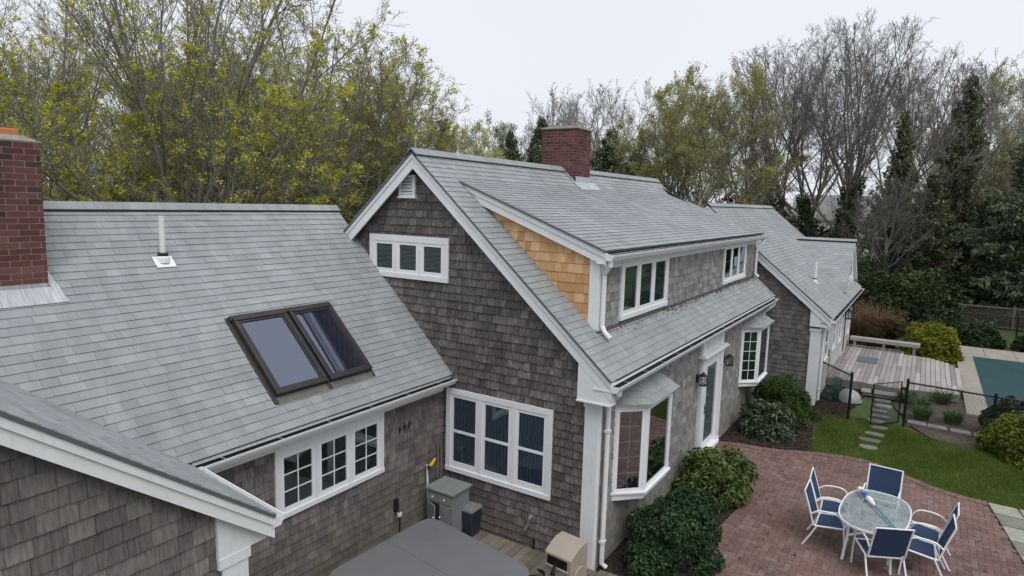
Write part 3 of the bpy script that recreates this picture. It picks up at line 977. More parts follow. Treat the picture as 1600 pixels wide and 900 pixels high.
# ------------------------------------------------------------------ low wing on the near side
WK, WE_Y, WE_Z, WR_Y, WR_Z = .968, 2.68, 2.66, 5.48, 5.37
wh = math.hypot(1, WK)
wroof = lambda y: WE_Z + WK * (y - WE_Y)
FW_ = frame((0, 2.88, 0), X_, Z_)
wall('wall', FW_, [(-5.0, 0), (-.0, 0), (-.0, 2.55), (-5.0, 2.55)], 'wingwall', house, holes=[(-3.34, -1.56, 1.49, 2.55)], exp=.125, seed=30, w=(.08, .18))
FWR = frame((0, WE_Y, WE_Z), X_, (0, 1, WK))
vw = lambda y: (y - WE_Y) * wh
wr = roof_plane('roof', FWR, [[(-13, 0), (-.004, 0), (-.004, vw(WR_Y)), (-13, vw(WR_Y))]], house, seed=31, exp=.116)
FWB = frame((0, 2 * WR_Y - WE_Y, WE_Z), -X_, (0, -1, WK))
roof_plane('roof', FWB, [[(.004, 0), (13, 0), (13, vw(WR_Y)), (.004, vw(WR_Y))]], house, seed=32, exp=.116)
ridge_cap(wr, (-13, WR_Y, WR_Z), (.02, WR_Y, WR_Z), WK, .13)
FWE = frame((-.03, WR_Y, 0), Y_, Z_)
wall('wall', FWE, [(-1.2, 3.9), (0, WR_Z - .1), (2.6, 2.8), (2.6, 0), (-1.2, 0)][::-1], 'gable', house, exp=.135, seed=33, thick=.08)
mb = MB(); mb.box((-4.6, 2.735, 2.535), (-.002, 2.877, 2.555)); mb.box((-4.6, 2.715, 2.53), (-.002, 2.735, 2.635)); mb.build('eave_box', 'white', house)
mb = MB(); mb.box((-4.9, 2.845, 2.36), (-.04, 2.88, 2.534)); mb.box((-4.9, 2.815, 2.49), (-.04, 2.8445, 2.5335)); mb.build('frieze', 'white', house)
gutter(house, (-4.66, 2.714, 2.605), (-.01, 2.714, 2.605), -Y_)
window(house, FW_, -3.43, -1.48, 1.42, 2.36, 3, .085, .065, .05, (2, 3), inner='roomdark', label='triple casement window with white grids')
mb = MB()
for k in range(3):
    mb.fbox(FW_, -1.12 + k * .11, -1.105 + k * .11, 1.9 + k * .02, 2.02 + k * .02, .012, .022)
    mb.fbox(FW_, -1.115 + k * .11, -1.075 + k * .11, 1.96 + k * .02, 1.975 + k * .02, .012, .03)
mb.build('hook', 'black', house)
mb = MB(); mb.fbox(FW_, -1.24, -1.15, .66, .86, .01, .04); mb.tube([(-1.2, 2.85, .68), (-1.2, 2.78, .66), (-1.2, 2.77, .6)], .016, 6); mb.tube([(-1.2, 2.775, .6), (-1.19, 2.78, .4), (-1.2, 2.8, .1)], .012, 6); mb.build('tap', 'black', house)
mb = MB(); mb.box((-1.23, 2.755, .6), (-1.17, 2.80, .66)); mb.build('tap_cover', 'white', house)

def skylight(u0, u1, v0, v1):
    F = FWR
    b = MB(); fw = .058
    b.fbox(F, u0, u1, v1 - fw, v1, 0, .1); b.fbox(F, u0, u1, v0, v0 + fw, 0, .095)
    b.fbox(F, u0, u0 + fw, v0 + fw, v1 - fw, 0, .097); b.fbox(F, u1 - fw, u1, v0 + fw, v1 - fw, 0, .097)
    b.fbox(F, u0 - .02, u1 + .02, v1 - .03, v1 + .05, .005, .07)
    b.fbox(F, u0 - .06, u0, v0 - .1, v1 + .05, .004, .03); b.fbox(F, u1, u1 + .03, v0 - .1, v1 + .05, .004, .0305)
    o = b.build('skylight', 'bronze', house, bevel=.006)
    q = MB()
    i = fw + .002
    q.fbox(F, u0 + i, u1 - i, v0 + i, v0 + i + .03, .02, .082); q.fbox(F, u0 + i, u1 - i, v1 - i - .03, v1 - i, .02, .082)
    q.fbox(F, u0 + i, u0 + i + .03, v0 + i + .03, v1 - i - .03, .02, .0815); q.fbox(F, u1 - i - .03, u1 - i, v0 + i + .03, v1 - i - .03, .02, .0815)
    q.build('sash', 'bronze', o)
    p = MB(); p.fbox(F, u0 + i + .025, u1 - i - .025, v0 + i + .025, v1 - i - .025, .06, .066); p.build('pane', 'skylight', o)
    a = MB(); a.fbox(F, u0 - .04, u1 + .03, v0 - .11, v0 - .001, .009, .016); a.build('apron_flashing', plain('aged flashing', (.13, .125, .11), .7, .3, 7), o)
    return o
skylight(-3.28, -2.44, vw(3.02), vw(3.93))
skylight(-2.39, -1.6, vw(3.02), vw(3.93))
def vent_pipe(parent, x, y, z, h, k, r=.036):
    b = MB(); b.tube([(x, y, z - .05), (x, y, z + h)], r, 12)
    o = b.build('vent_pipe', 'pvc', parent, smooth=False)
    n = V3(0, -k, 1) / math.hypot(1, k); up = V3(0, 1, k) / math.hypot(1, k)
    c = V3(x, y, z)
    f = MB(); f.prism([c + X_ * a + up * b_ + n * .012 for a, b_ in ((-.13, -.12), (.13, -.12), (.13, .07), (-.13, .07))], n * .006)
    f.lathe([(.085, -.02), (.08, .05), (.06, .075)], c, 14); f.build('flashing', 'gutter', o)
    f = MB(); f.lathe([(.066, .07), (.064, .1), (.05, .115)], c, 14); f.build('collar', 'black', o)
vent_pipe(house, -3.69, 4.74, wroof(4.74), .6, WK)
ch2 = chimney(house, -6.4, -5.13, 4.53, 5.6, 4.1, 6.07, 6.14, 70, ((-5.42, 4.83, .165, .07), (-5.9, 4.83, .165, .07)), 0., .012, .1, plain('grey mortar wash', (.25, .23, .2), .9, .25, 8))
mb = MB()
nw = V3(0, -WK, 1) / wh
P = lambda x, y, n=.014: V3(x, y, wroof(y)) + nw * n
mb.prism([P(-6.5, 4.36), P(-4.99, 4.36), P(-5.06, 4.53), P(-6.5, 4.53)], nw * .006)
mb.prism([P(-5.11, 4.36, .016), P(-5.0, 4.36, .016), P(-5.08, 4.75, .016), P(-5.125, 4.75, .016)], nw * .006)
mb.prism([V3(-6.4, 4.52, wroof(4.52)), V3(-5.13, 4.52, wroof(4.52)), V3(-5.13, 4.52, wroof(4.52) + .07), V3(-6.4, 4.52, wroof(4.52) + .07)], (0, .004, 0))
mb.build('flashing', 'lead', ch2)

# ------------------------------------------------------------------ projecting ell at the lower left
E0 = V3(-4.75, 1.08, 2.58)
EU = unit(V3(.14, 1.6, .03)); EV = unit(V3(-3.45, 0, 2.61))
FEL = (E0, EU, EV, unit(np.cross(EU, EV)))
roof_plane('roof', FEL, [[(0, 0), (1.62, 0), (4.43, 4.33), (0, 4.33)]], house, seed=50, exp=.116, t=.012)
ER = E0 + EV * 4.33
mb = MB(); mb.prism([ER, ER + V3(-3.45, 0, -2.61), ER + V3(-3.45, 4.4, -2.61), ER + V3(0, 4.4, .08)], (0, 0, -.05)); mb.build('roof', 'roof', house)
FEG = frame((0, 1.25, 0), X_, Z_)
ez = lambda x: 2.58 + .7565 * (-4.75 - x)
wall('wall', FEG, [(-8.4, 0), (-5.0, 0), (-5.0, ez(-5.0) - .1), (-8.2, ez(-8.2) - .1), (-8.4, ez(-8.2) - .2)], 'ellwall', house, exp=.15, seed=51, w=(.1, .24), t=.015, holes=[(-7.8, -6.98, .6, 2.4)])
FES = frame((-5.0, 1.25, 0), Y_, Z_)
wall('wall', FES, [(0, 0), (1.65, 0), (1.65, 2.5), (0, 2.5)], 'ellwall', house, exp=.15, seed=52)
rake(house, [E0 + V3(.0, 0.015, .0), ER + V3(0, .015, 0)], Y_, .155, h1=.15, zoff=-.037)
mb = MB()
mb.box((-5.23, 1.215, 0), (-4.97, 1.25, 2.23)); mb.box((-5.27, 1.2, 2.23), (-4.95, 1.25, 2.33))
mb.prism([(-5.27, 1.205, 2.33), (-4.78, 1.205, 2.33), (-4.78, 1.205, 2.45), (-5.27, 1.205, 2.84)], (0, .045, 0))
mb.box((-5.0, 1.26, 2.33), (-4.79, 2.85, 2.36))
mb.build('corner_board', 'white', house)
gutter(house, E0 + V3(-.03, .02, -.03), E0 + EU * 1.6 + V3(-.03, 0, -.03), X_, shade_fill=False)
WINTOP = 2.45
window(house, FEG, -7.75, -6.74, .5, WINTOP, 1, .12, .07, .05, None, hung=True, inner='roomdark')

# ================================================================== THE COTTAGE BEYOND
cot = thing('cottage', 'low shingled cottage with gable dormer standing beyond the main block beside the wooden deck', 'cottage', (11.5, -1.5, 0))
CO = (11.5, -1.5, 0)
CR_Y, CR_Z, CE_Y, CE_Z = 1.86, 5.66, -1.8, 2.6
CK = (CR_Z - CE_Z) / (CR_Y - CE_Y); chh = math.hypot(1, CK)
croof = lambda y: CR_Z - CK * abs(y - CR_Y)
CX0, CX1 = 11.35, 20.7
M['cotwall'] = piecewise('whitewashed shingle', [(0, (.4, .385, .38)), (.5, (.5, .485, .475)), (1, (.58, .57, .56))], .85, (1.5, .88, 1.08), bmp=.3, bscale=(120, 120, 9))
M['cotgable'] = piecewise('dark grey cedar shingle', [(0, (.11, .1, .1)), (.5, (.155, .142, .14)), (1, (.205, .19, .185))], .9, (1.5, .8, 1.15), (3, (14, 14, 1.6), .75, 1.2), bmp=.4, bscale=(120, 120, 9))  # gable shingles in their own purplish grey
_b = MB.build
def cbuild(mb, name, mats, parent=cot, **k):
    return mb.build(name, mats, parent, **k)
class Shift:
    """while active, meshes are stored relative to the thing's own base"""
    def __init__(self, org): self.o = org
    def __enter__(self):
        org = self.o
        def bb(self_, name, mats, parent=None, origin=(0, 0, 0), **k):
            return _b(self_, name, mats, parent, org, **k)
        MB.build = bb
    def __exit__(self, *a): MB.build = _b
with Shift(CO):
    FCG = frame((11.5, 0, 0), (0, -1, 0), Z_)
    FCF = frame((0, -1.5, 0), X_, Z_)
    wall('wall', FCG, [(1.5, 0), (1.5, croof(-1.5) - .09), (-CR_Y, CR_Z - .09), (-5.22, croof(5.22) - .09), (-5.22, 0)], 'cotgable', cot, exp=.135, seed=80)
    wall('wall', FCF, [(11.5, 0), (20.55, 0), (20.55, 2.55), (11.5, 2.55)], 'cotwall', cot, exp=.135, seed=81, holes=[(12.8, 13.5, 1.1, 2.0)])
    FCE = frame((20.55, 0, 0), Y_, Z_)
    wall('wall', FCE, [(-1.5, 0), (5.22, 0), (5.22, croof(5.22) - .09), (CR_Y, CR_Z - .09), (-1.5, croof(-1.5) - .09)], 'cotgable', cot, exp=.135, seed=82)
    FCR = frame((0, CE_Y, CE_Z), X_, (0, 1, CK))
    vc = lambda y: (y - CE_Y) * chh
    cr = roof_plane('roof', FCR, [[(CX0, 0), (CX1, 0), (CX1, vc(CR_Y)), (CX0, vc(CR_Y))]], cot, seed=83)
    FCB = frame((0, 2 * CR_Y - CE_Y, CE_Z), -X_, (0, -1, CK))
    roof_plane('roof', FCB, [[(-CX1, 0), (-CX0, 0), (-CX0, vc(CR_Y)), (-CX1, vc(CR_Y))]], cot, seed=84)
    ridge_cap(cr, (CX0 - .01, CR_Y, CR_Z), (CX1 + .01, CR_Y, CR_Z), CK)
    rake(cot, [(CX0 + .01, CE_Y + .01, CE_Z), (CX0 + .01, CR_Y, CR_Z), (CX0 + .01, 2 * CR_Y - CE_Y, CE_Z)], X_, .135)
    rake(cot, [(CX1 - .01, CE_Y + .01, CE_Z), (CX1 - .01, CR_Y, CR_Z), (CX1 - .01, 2 * CR_Y - CE_Y, CE_Z)], -X_, .135)
    mb = MB(); mb.box((11.4, CE_Y + .02, 2.4), (20.66, CE_Y + .045, 2.54)); mb.box((11.4, CE_Y + .045, 2.4), (20.66, -1.5, 2.42)); mb.box((11.5, -1.53, 2.2), (20.55, -1.5, 2.399)); mb.build('eave_box', 'white', cot)
    mb = MB(); mb.box((11.47, -1.53, 0), (11.5, -1.27, 2.15)); mb.box((11.5, -1.53, 0), (11.68, -1.5, 2.19)); mb.box((11.455, -1.54, 2.15), (11.5, -1.24, 2.24))
    mb.prism([(11.40, -1.74, 2.3), (11.40, -1.24, 2.3), (11.40, -1.24, 2.95), (11.40, -1.74, 2.5)], (.098, 0, 0)); mb.build('corner_board', 'white', cot)
    mb = MB(); mb.box((20.4, -1.53, 0), (20.58, -1.5, 2.19)); mb.build('corner_board', 'white', cot)
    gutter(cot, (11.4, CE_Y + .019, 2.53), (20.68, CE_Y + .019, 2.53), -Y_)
    downspout(cot, [(11.75, -1.85, 2.46), (11.78, -1.8, 2.38), (11.8, -1.58, 2.25), (11.8, -1.58, .1)], .038)
    # windows and door on the front
    window(cot, FCF, 12.75, 13.6, 1.0, 2.1, 1, .1, .07, .05, None, hung=True)
    window(cot, FCF, 14.7, 15.5, 1.0, 2.15, 1, .1, .07, .05, None, hung=True)
    window(cot, FCF, 16.4, 17.2, .95, 2.15, 1, .1, .07, .05, None, hung=True)
    window(cot, FCF, 19.35, 20.1, .8, 2.12, 1, .1, .07, .05, None, hung=True)
    d = MB(); d.box((17.75, -1.55, .25), (17.87, -1.5, 2.19)); d.box((18.73, -1.55, .25), (18.85, -1.5, 2.19)); d.box((17.87, -1.55, 2.12), (18.73, -1.5, 2.19))
    d.box((17.87, -1.53, .25), (18.73, -1.5, .32)); d = d.build('door', 'white', cot)
    mb = MB(); mb.box((17.87, -1.528, .32), (18.0, -1.503, 2.12)); mb.box((18.6, -1.528, .32), (18.73, -1.503, 2.12)); mb.box((18.0, -1.528, 1.98), (18.6, -1.503, 2.12)); mb.box((18.0, -1.528, .32), (18.6, -1.503, .6)); mb.build('door_leaf', 'bronze', d)
    mb = MB(); mb.box((18.0, -1.52, .6), (18.6, -1.515, 1.98)); mb.build('pane', 'glassmirror', d)
    mb = MB(); mb.tube([(18.06, -1.53, 1.15), (18.06, -1.58, 1.15), (18.16, -1.58, 1.15)], .014, 6); mb.build('handle', 'steel', d)
    lantern(cot, (17.4, -1.52, 1.92), -Y_, 1.35)
    lantern(cot, (19.1, -1.52, 1.92), -Y_, 1.35)
    mb = MB(); mb.box((14.0, -1.56, 1.0), (14.12, -1.515, 1.2)); mb.tube([(14.06, -1.55, 1.0), (14.06, -1.55, .3)], .018, 6); mb.build('meter_box', 'steel', cot)
    mb = MB(); mb.lathe([(.05, 0), (.05, .05), (.09, .05), (.09, .07), (.02, .11)], (12.55, -1.62, 2.12), 10); mb.tube([(12.55, -1.5, 2.13), (12.55, -1.62, 2.13)], .015, 6); mb.build('flood_light', 'white', cot)
    vent_pipe(cot, 14.0, -.94, croof(-.94), .62, CK, .05)
    # gable dormer
    GX, GZ, GF = 18.6, 4.5, -1.52
    gk = .70; hw_ = 2.42
    yb_ = lambda z: CR_Y - (CR_Z - z) / CK
    gl = MB()
    A, B_, C_ = V3(GX, yb_(GZ) + .02, GZ), V3(GX, GF - .12, GZ), V3(GX - hw_, GF - .12, GZ - gk * hw_)
    D_ = V3(GX - hw_, yb_(GZ - gk * hw_), GZ - gk * hw_)
    for sg in (-1, 1):
        S = lambda p: V3(p[0] if sg < 0 else 2 * GX - p[0], p[1], p[2])
        a, b_, c_, d_ = S(A), S(B_), S(C_), S(D_)
        if sg < 0:
            U = -Y_; V = unit(a - V3(c_[0], a[1], c_[2])); O = V3(c_[0], 0, c_[2]); 
        else:
            U = Y_; V = unit(a - V3(c_[0], a[1], c_[2])); O = V3(c_[0], 0, c_[2])
        Fd = (O, U, V, np.cross(U, V))
        pg = [((p - O) @ U, (p - O) @ V) for p in (a, d_, c_, b_)]
        if sg > 0: pg = clip_poly(pg if area(pg) > 0 else pg[::-1], [(-9, .45), (9, .45), (9, 9), (-9, 9)])
        q = MB(); plate(q, Fd, pg, -.05, 0, 1); courses(q, Fd, pg, (), .135, (.2, .34), .008, .0025, seed=90 + sg)
        q.build('dormer_roof', ['roof', 'under'], cot)
    cap = MB(); cap.prism([A + Z_ * .05, A + V3(-.12, 0, -.03), A + V3(.12, 0, -.03)], V3(0, GF - .13 - A[1], 0)); cap.build('ridge_cap', 'roof', cot)
    cap = MB(); cap.prism([A + V3(-.03, .0, -.02), A + V3(-.15, 0, -.11), A + V3(-.15, 0, -.065), A + V3(-.03, 0, .015)], V3(0, GF - .12 - A[1], 0)); cap.build('ridge_vent', 'ridgedark', cot)
    mb = MB(); mb.prism([V3(GX - 2.3, GF, GZ - gk * 2.3 - .1), V3(GX + 1.95, GF, 2.7), V3(GX + 1.95, GF, GZ - gk * 1.95 - .1), V3(GX, GF, GZ - .09)], (0, .06, 0)); mb.build('dormer_wall', 'white', cot)
    for sg in (-1, 1):
        hq = hw_ if sg < 0 else 2.05
        mb = MB(); mb.prism([V3(GX, GF - .1, GZ - .06), V3(GX + sg * hq, GF - .1, GZ - gk * hq - .06), V3(GX + sg * hq, GF - .1, GZ - gk * hq - .24), V3(GX, GF - .1, GZ - .24)], (0, .099, 0)); mb.build('rake_board', 'white', cot)
    FDW = frame((0, GF, 0), X_, Z_)
    window(cot, FDW, GX - .45, GX + .45, 3.05, 3.95, 1, .1, .07, .05, None)

# ================================================================== GROUND
sheet('ground', [(-300, -300), (400, -300), (400, 300), (-300, 300)], -.06, 'ground')
PATIO = [(.35, -1.75), (.9, -1.40), (2.4, -1.30), (3.6, -1.42), (4.5, -1.5), (5.0, -1.25), (5.05, -.5), (5.1, -.02), (6.75, -.02), (6.95, -.45), (7.0, -1.05), (7.15, -1.5), (7.42, -2.05), (7.62, -2.7), (7.6, -3.25), (7.2, -3.85), (6.84, -4.4), (6.68, -4.9), (6.66, -5.28), (4.3, -5.62), (2.2, -6.2), (.5, -8.5), (-5.5, -8.5), (-5.5, -2.4), (-.9, -2.3), (-.3, -2.2)]
sheet('patio', PATIO, -.012, 'sand')
mb = MB()
rg = random.Random(5)
bw, bl = .1, .2
def herring():
    for k in range(-120, 120):
        for l in range(-60, 60):
            x = k * bw + l * 2 * bw; y = k * bw - l * 2 * bw
            yield (x, y, x + bl, y + bw)
            yield (x - bw, y, x, y + bl)
cells = [c for c in herring() if -5.6 < (c[0] + c[2]) / 2 < 8 and -8.6 < (c[1] + c[3]) / 2 < .2]
cx = np.array([(c[0] + c[2]) / 2 for c in cells]); cy = np.array([(c[1] + c[3]) / 2 for c in cells])
ins = inside(PATIO, cx, cy)
seen = set()
for c, ok in zip(cells, ins):
    if not ok: continue
    key = (round(c[0] * 100), round(c[1] * 100), round(c[2] * 100))
    if key in seen: continue
    seen.add(key)
    g = .003; z = rg.uniform(-.003, .003); t = [rg.uniform(-.0015, .0015) for _ in range(4)]
    a, b_, d_, e = c[0] + g, c[1] + g, c[2] - g, c[3] - g
    mb.add([(a, b_, z + t[0]), (d_, b_, z + t[1]), (d_, e, z + t[2]), (a, e, z + t[3]), (a, b_, -.011), (d_, b_, -.011), (d_, e, -.011), (a, e, -.011)],
           [(0, 1, 2, 3), (4, 5, 1, 0), (5, 6, 2, 1), (6, 7, 3, 2), (7, 4, 0, 3)], 0, (rg.random(),) * 3)
tag(mb.build('patio_paving', 'paver'), kind='structure')
# soldier course along the curved edges
mb = MB()
def edging(path, w=.2, pitch=.1):
    pts = [np.array(p, float) for p in path]
    for p, q in zip(pts[:-1], pts[1:]):
        L = np.linalg.norm(q - p); d = (q - p) / L; nn = np.array((-d[1], d[0]))
        k = max(1, int(round(L / pitch)))
        for i in range(k):
            a = p + d * (L * i / k + .003); b_ = p + d * (L * (i + 1) / k - .003)
            z = .012 + rg.uniform(-.003, .003)
            P4 = [a - nn * w / 2, b_ - nn * w / 2, b_ + nn * w / 2, a + nn * w / 2]
            mb.add([(v[0], v[1], z) for v in P4] + [(v[0], v[1], -.02) for v in P4], [(0, 1, 2, 3), (4, 5, 1, 0), (5, 6, 2, 1), (6, 7, 3, 2), (7, 4, 0, 3)], 0, (rg.random() * .8,) * 3)
edging(PATIO[0:8]); edging(PATIO[8:19])
tag(mb.build('patio_edging', 'paver'), kind='structure')

BED1 = [(-.3, -2.2), (.3, -1.85), (.9, -1.5), (2.4, -1.4), (3.6, -1.52), (4.5, -1.6), (5.0, -1.3), (5.05, 0), (0, 0), (-.25, 0), (-.5, -.6)]
BED2 = [(6.85, 0), (7.05, -1.1), (7.2, -1.5), (7.45, -2.05), (8.5, -1.9), (10.0, -1.75), (10.9, -2.3), (12.0, -2.5), (13.6, -2.65), (14.4, -2.5), (14.4, -1.4), (11.4, -1.4), (11.4, 0)]
BED3 = [(11.25, -3.9), (13.0, -3.45), (14.6, -3.5), (14.75, -5.0), (15.2, -5.25), (15.4, -5.9), (11.2, -6.4), (10.3, -6.3), (10.4, -4.4)]
for nm, pg in (('flower_bed', BED1), ('flower_bed', BED2), ('flower_bed', BED3)):
    sheet(nm, pg, -.022, 'mulch' if pg is not BED3 else 'soil')
def scatter_chips(name, pg, n, mat, size, z, seed, grp=None):
    g = np.random.default_rng(seed)
    xs = np.array(pg)
    lo, hi = xs.min(0), xs.max(0)
    p = g.uniform(lo, hi, (n * 2, 2)); p = p[inside(pg, p[:, 0], p[:, 1])][:n]
    n = len(p)
    c = np.column_stack([p, g.uniform(z, z + size * .8, n)])
    a = g.normal(size=(n, 3)); a[:, 2] *= .5; a /= np.linalg.norm(a, axis=1)[:, None]
    b = g.normal(size=(n, 3)); b -= a * (a * b).sum(1)[:, None]; b /= np.linalg.norm(b, axis=1)[:, None]
    l = g.uniform(.5, 1.2, (n, 1)) * size
    V = np.stack([c - a * l - b * l * .3, c + a * l - b * l * .35, c + a * l + b * l * .3, c - a * l + b * l * .3], 1).reshape(-1, 3)
    F = np.arange(4 * n).reshape(n, 4)
    return tag(np_mesh(name, V, F, mat, cols=np.repeat(g.random(n), 4)), kind='stuff')
scatter_chips('bark_mulch', BED1, 9000, 'chips', .025, -.025, 1)
scatter_chips('bark_mulch', BED2, 9000, 'chips', .03, -.025, 2)

scatter_chips('fallen_leaves', PATIO, 420, 'chips', .028, .012, 12)
LAWN = [(7.62, -2.0), (8.5, -1.95), (10.0, -1.8), (10.75, -2.35), (11.1, -2.6), (11.1, -3.5), (10.4, -4.4), (10.3, -6.4), (10, -13), (4, -13), (4.0, -6.4), (6.85, -6.4), (6.85, -4.6), (7.3, -3.95), (7.75, -3.3), (7.78, -2.65)]
sheet('lawn', LAWN, -.03, 'ground')
def grass(name, polys, n, h, seed, mat='blade', w=.006):
    g = np.random.default_rng(seed)
    ps = []
    for pg, k in zip(polys, n):
        xs = np.array(pg); lo, hi = xs.min(0), xs.max(0)
        p = g.uniform(lo, hi, (k * 3, 2)); ps.append(p[inside(pg, p[:, 0], p[:, 1])][:k])
    p = np.concatenate(ps); n = len(p); p = p + g.normal(0, .025, p.shape)
    az = g.uniform(0, 2 * np.pi, n); hh = h * g.uniform(.5, 1.3, n); ln = g.uniform(.1, .8, n) * hh
    base = np.column_stack([p, np.full(n, -.035)])
    dx = np.column_stack([np.cos(az), np.sin(az), np.zeros(n)])
    az2 = g.uniform(0, 2 * np.pi, n)
    tip = base + np.column_stack([np.cos(az2) * ln, np.sin(az2) * ln, hh])
    V = np.stack([base - dx * w, base + dx * w, tip], 1).reshape(-1, 3)
    pn = np.sin(p[:, 0] * 1.9 + np.sin(p[:, 1] * 1.3) * 2) * np.sin(p[:, 1] * 2.3 + p[:, 0] * .7)
    pn2 = np.sin(p[:, 0] * 5.1 + 2 * np.sin(p[:, 1] * 3.7)) * np.sin(p[:, 1] * 6.3 + p[:, 0] * 2)
    col = np.clip(.45 + .22 * pn + .14 * pn2 + g.normal(0, .22, n), 0, 1)
    return tag(np_mesh(name, V, np.arange(3 * n).reshape(n, 3), mat, cols=np.repeat(col, 3)), kind='stuff')
NEARL = [(7.5, -1.95), (10.7, -1.85), (11.1, -2.6), (11.1, -3.5), (10.4, -4.4), (10.2, -5.5), (10.2, -8), (6.7, -8), (6.7, -5.2), (6.85, -4.6), (7.3, -3.95), (7.75, -3.3), (7.78, -2.65)]
grass('lawn_grass', [NEARL], [95000], .055, 3)
sheet('bare_patch', [(9.6, -4.5), (10.2, -4.35), (10.5, -4.9), (10.3, -5.5), (9.9, -5.2)], -.024, 'soil')

# stone slab path at the lower right
sl = MB()
rg = random.Random(8)
def slab(mb, pts, z0, z1, col):
    k = len(pts)
    mb.add([(p[0], p[1], z1 + rg.uniform(-.004, .004)) for p in pts] + [(p[0], p[1], z0) for p in pts], [tuple(range(k))] + [(i, k + i, k + (i + 1) % k, (i + 1) % k) for i in range(k)], 0, (col,) * 3)
xs = [6.72, 6.2, 5.7, 5.1, 4.6, 4.0, 3.4, 2.8]
for i in range(7):
    a, b_ = xs[i] - .02, xs[i + 1] + .02
    ya = lambda x: -5.30 - (6.7 - x) * .14
    m1 = rg.uniform(.4, .6)
    slab(sl, [(a, ya(a)), (a, ya(a) - m1), (b_, ya(b_) - m1), (b_, ya(b_))][::-1], -.06, .02, rg.random())
    slab(sl, [(a, ya(a) - m1 - .03), (a, ya(a) - .95), (b_, ya(b_) - .95), (b_, ya(b_) - m1 - .03)][::-1], -.06, .02, rg.random())
tag(sl.build('stone_path', 'fieldstone'), kind='structure')

# stepping stones to the deck, each its own stone
SS = [(8.72, -3.1, .42, .62), (9.3, -3.1, .4, .66), (9.86, -3.16, .42, .6), (10.5, -3.2, .4, .6), (11.05, -3.12, .42, .62), (11.6, -3.2, .4, .66), (12.15, -3.14, .4, .62), (12.75, -3.2, .42, .6), (13.35, -3.16, .42, .66), (13.95, -3.2, .4, .62)]
LB = ['stepping stone nearest the brick patio', 'second stepping stone out from the brick patio', 'last stepping stone on the lawn before the open gate', 'stepping stone under the swung gate leaf', 'stepping stone in the gateway between the two posts',
      'first stepping stone past the gateway', 'second stepping stone past the gateway', 'stepping stone halfway between gateway and deck step', 'next to last stepping stone before the deck step', 'stepping stone touching the deck step']
for (x, y, a, b_), lb in zip(SS, LB):
    a *= .72; b_ *= .72
    q = MB(); pts = []
    for k in range(9):
        t = 2 * math.pi * k / 9
        pts.append((x + a / 2 * math.copysign(abs(math.cos(t)) ** .6, math.cos(t)) * rg.uniform(.85, 1.1), y + b_ / 2 * math.copysign(abs(math.sin(t)) ** .6, math.sin(t)) * rg.uniform(.85, 1.1)))
    slab(q, pts, -.06, .0, rg.random())
    tag(q.build('stepping_stone', 'slate', origin=(x, y, -.06)), 'grey flagstone, ' + lb, 'stepping stone', 'stepping stones between patio and deck')
for i, (x, y) in enumerate([(11.45, -4.05), (11.4, -4.5), (11.35, -5.0), (11.3, -5.5)]):
    q = MB(); slab(q, [(x - .17, y - .22), (x + .15, y - .2), (x + .18, y + .2), (x - .14, y + .22)], -.05, .03, .9)
    tag(q.build('edging_stone', 'slate', origin=(x, y, -.05)), 'flat pale edging stone of the bed, ' + ['beside the hinge post of the gate', 'second from the gate hinge post', 'third from the gate hinge post', 'nearest the dark round boxwood'][i], 'edging stone', 'edging stones along the fence')

# pool, concrete surround
POOL = [(13.5, -5.8), (22.3, -5.78), (22.3, -10.8), (13.5, -10.8)]
SUR = [(13.3, -5.2), (15.4, -5.2), (20.2, -5.2), (24.7, -5.2), (24.7, -11.5), (12.5, -11.5), (12.5, -6.4)]
mb = MB()
def pave(x0, x1, y0, y1):
    mb.box((x0 + .006, y0 + .006, -.05), (x1 - .006, y1 - .006, .03))
for i in range(9):
    pave(13.3 + i, 14.3 + i, -5.8, -5.2)
for j in range(6):
    pave(22.3, 24.7, -6.2 - j, -5.2 - j)
pave(12.5, 13.5, -11.4, -5.81); pave(13.5, 22.3, -11.4, -10.8)
tag(mb.build('pool_surround', 'concrete', bevel=.008), kind='structure')
mb = MB()
nx_, ny_ = 60, 36
vs = []; fs = []
for i in range(nx_ + 1):
    for j in range(ny_ + 1):
        x = 13.42 + 8.95 * i / nx_; y = -5.76 - 5.1 * j / ny_
        d = min(min(i, nx_ - i) / 6, min(j, ny_ - j) / 5, 1)
        vs.append((x, y, .045 - .04 * d + .006 * math.sin(x * 5) * math.sin(y * 4) * d))
for i in range(nx_):
    for j in range(ny_):
        a = i * (ny_ + 1) + j
        fs.append((a, a + ny_ + 1, a + ny_ + 2, a + 1))
mb.add(vs, fs)
tag(mb.build('pool_cover', 'teal', smooth=True), 'dark teal safety cover stretched over the swimming pool', 'pool cover')

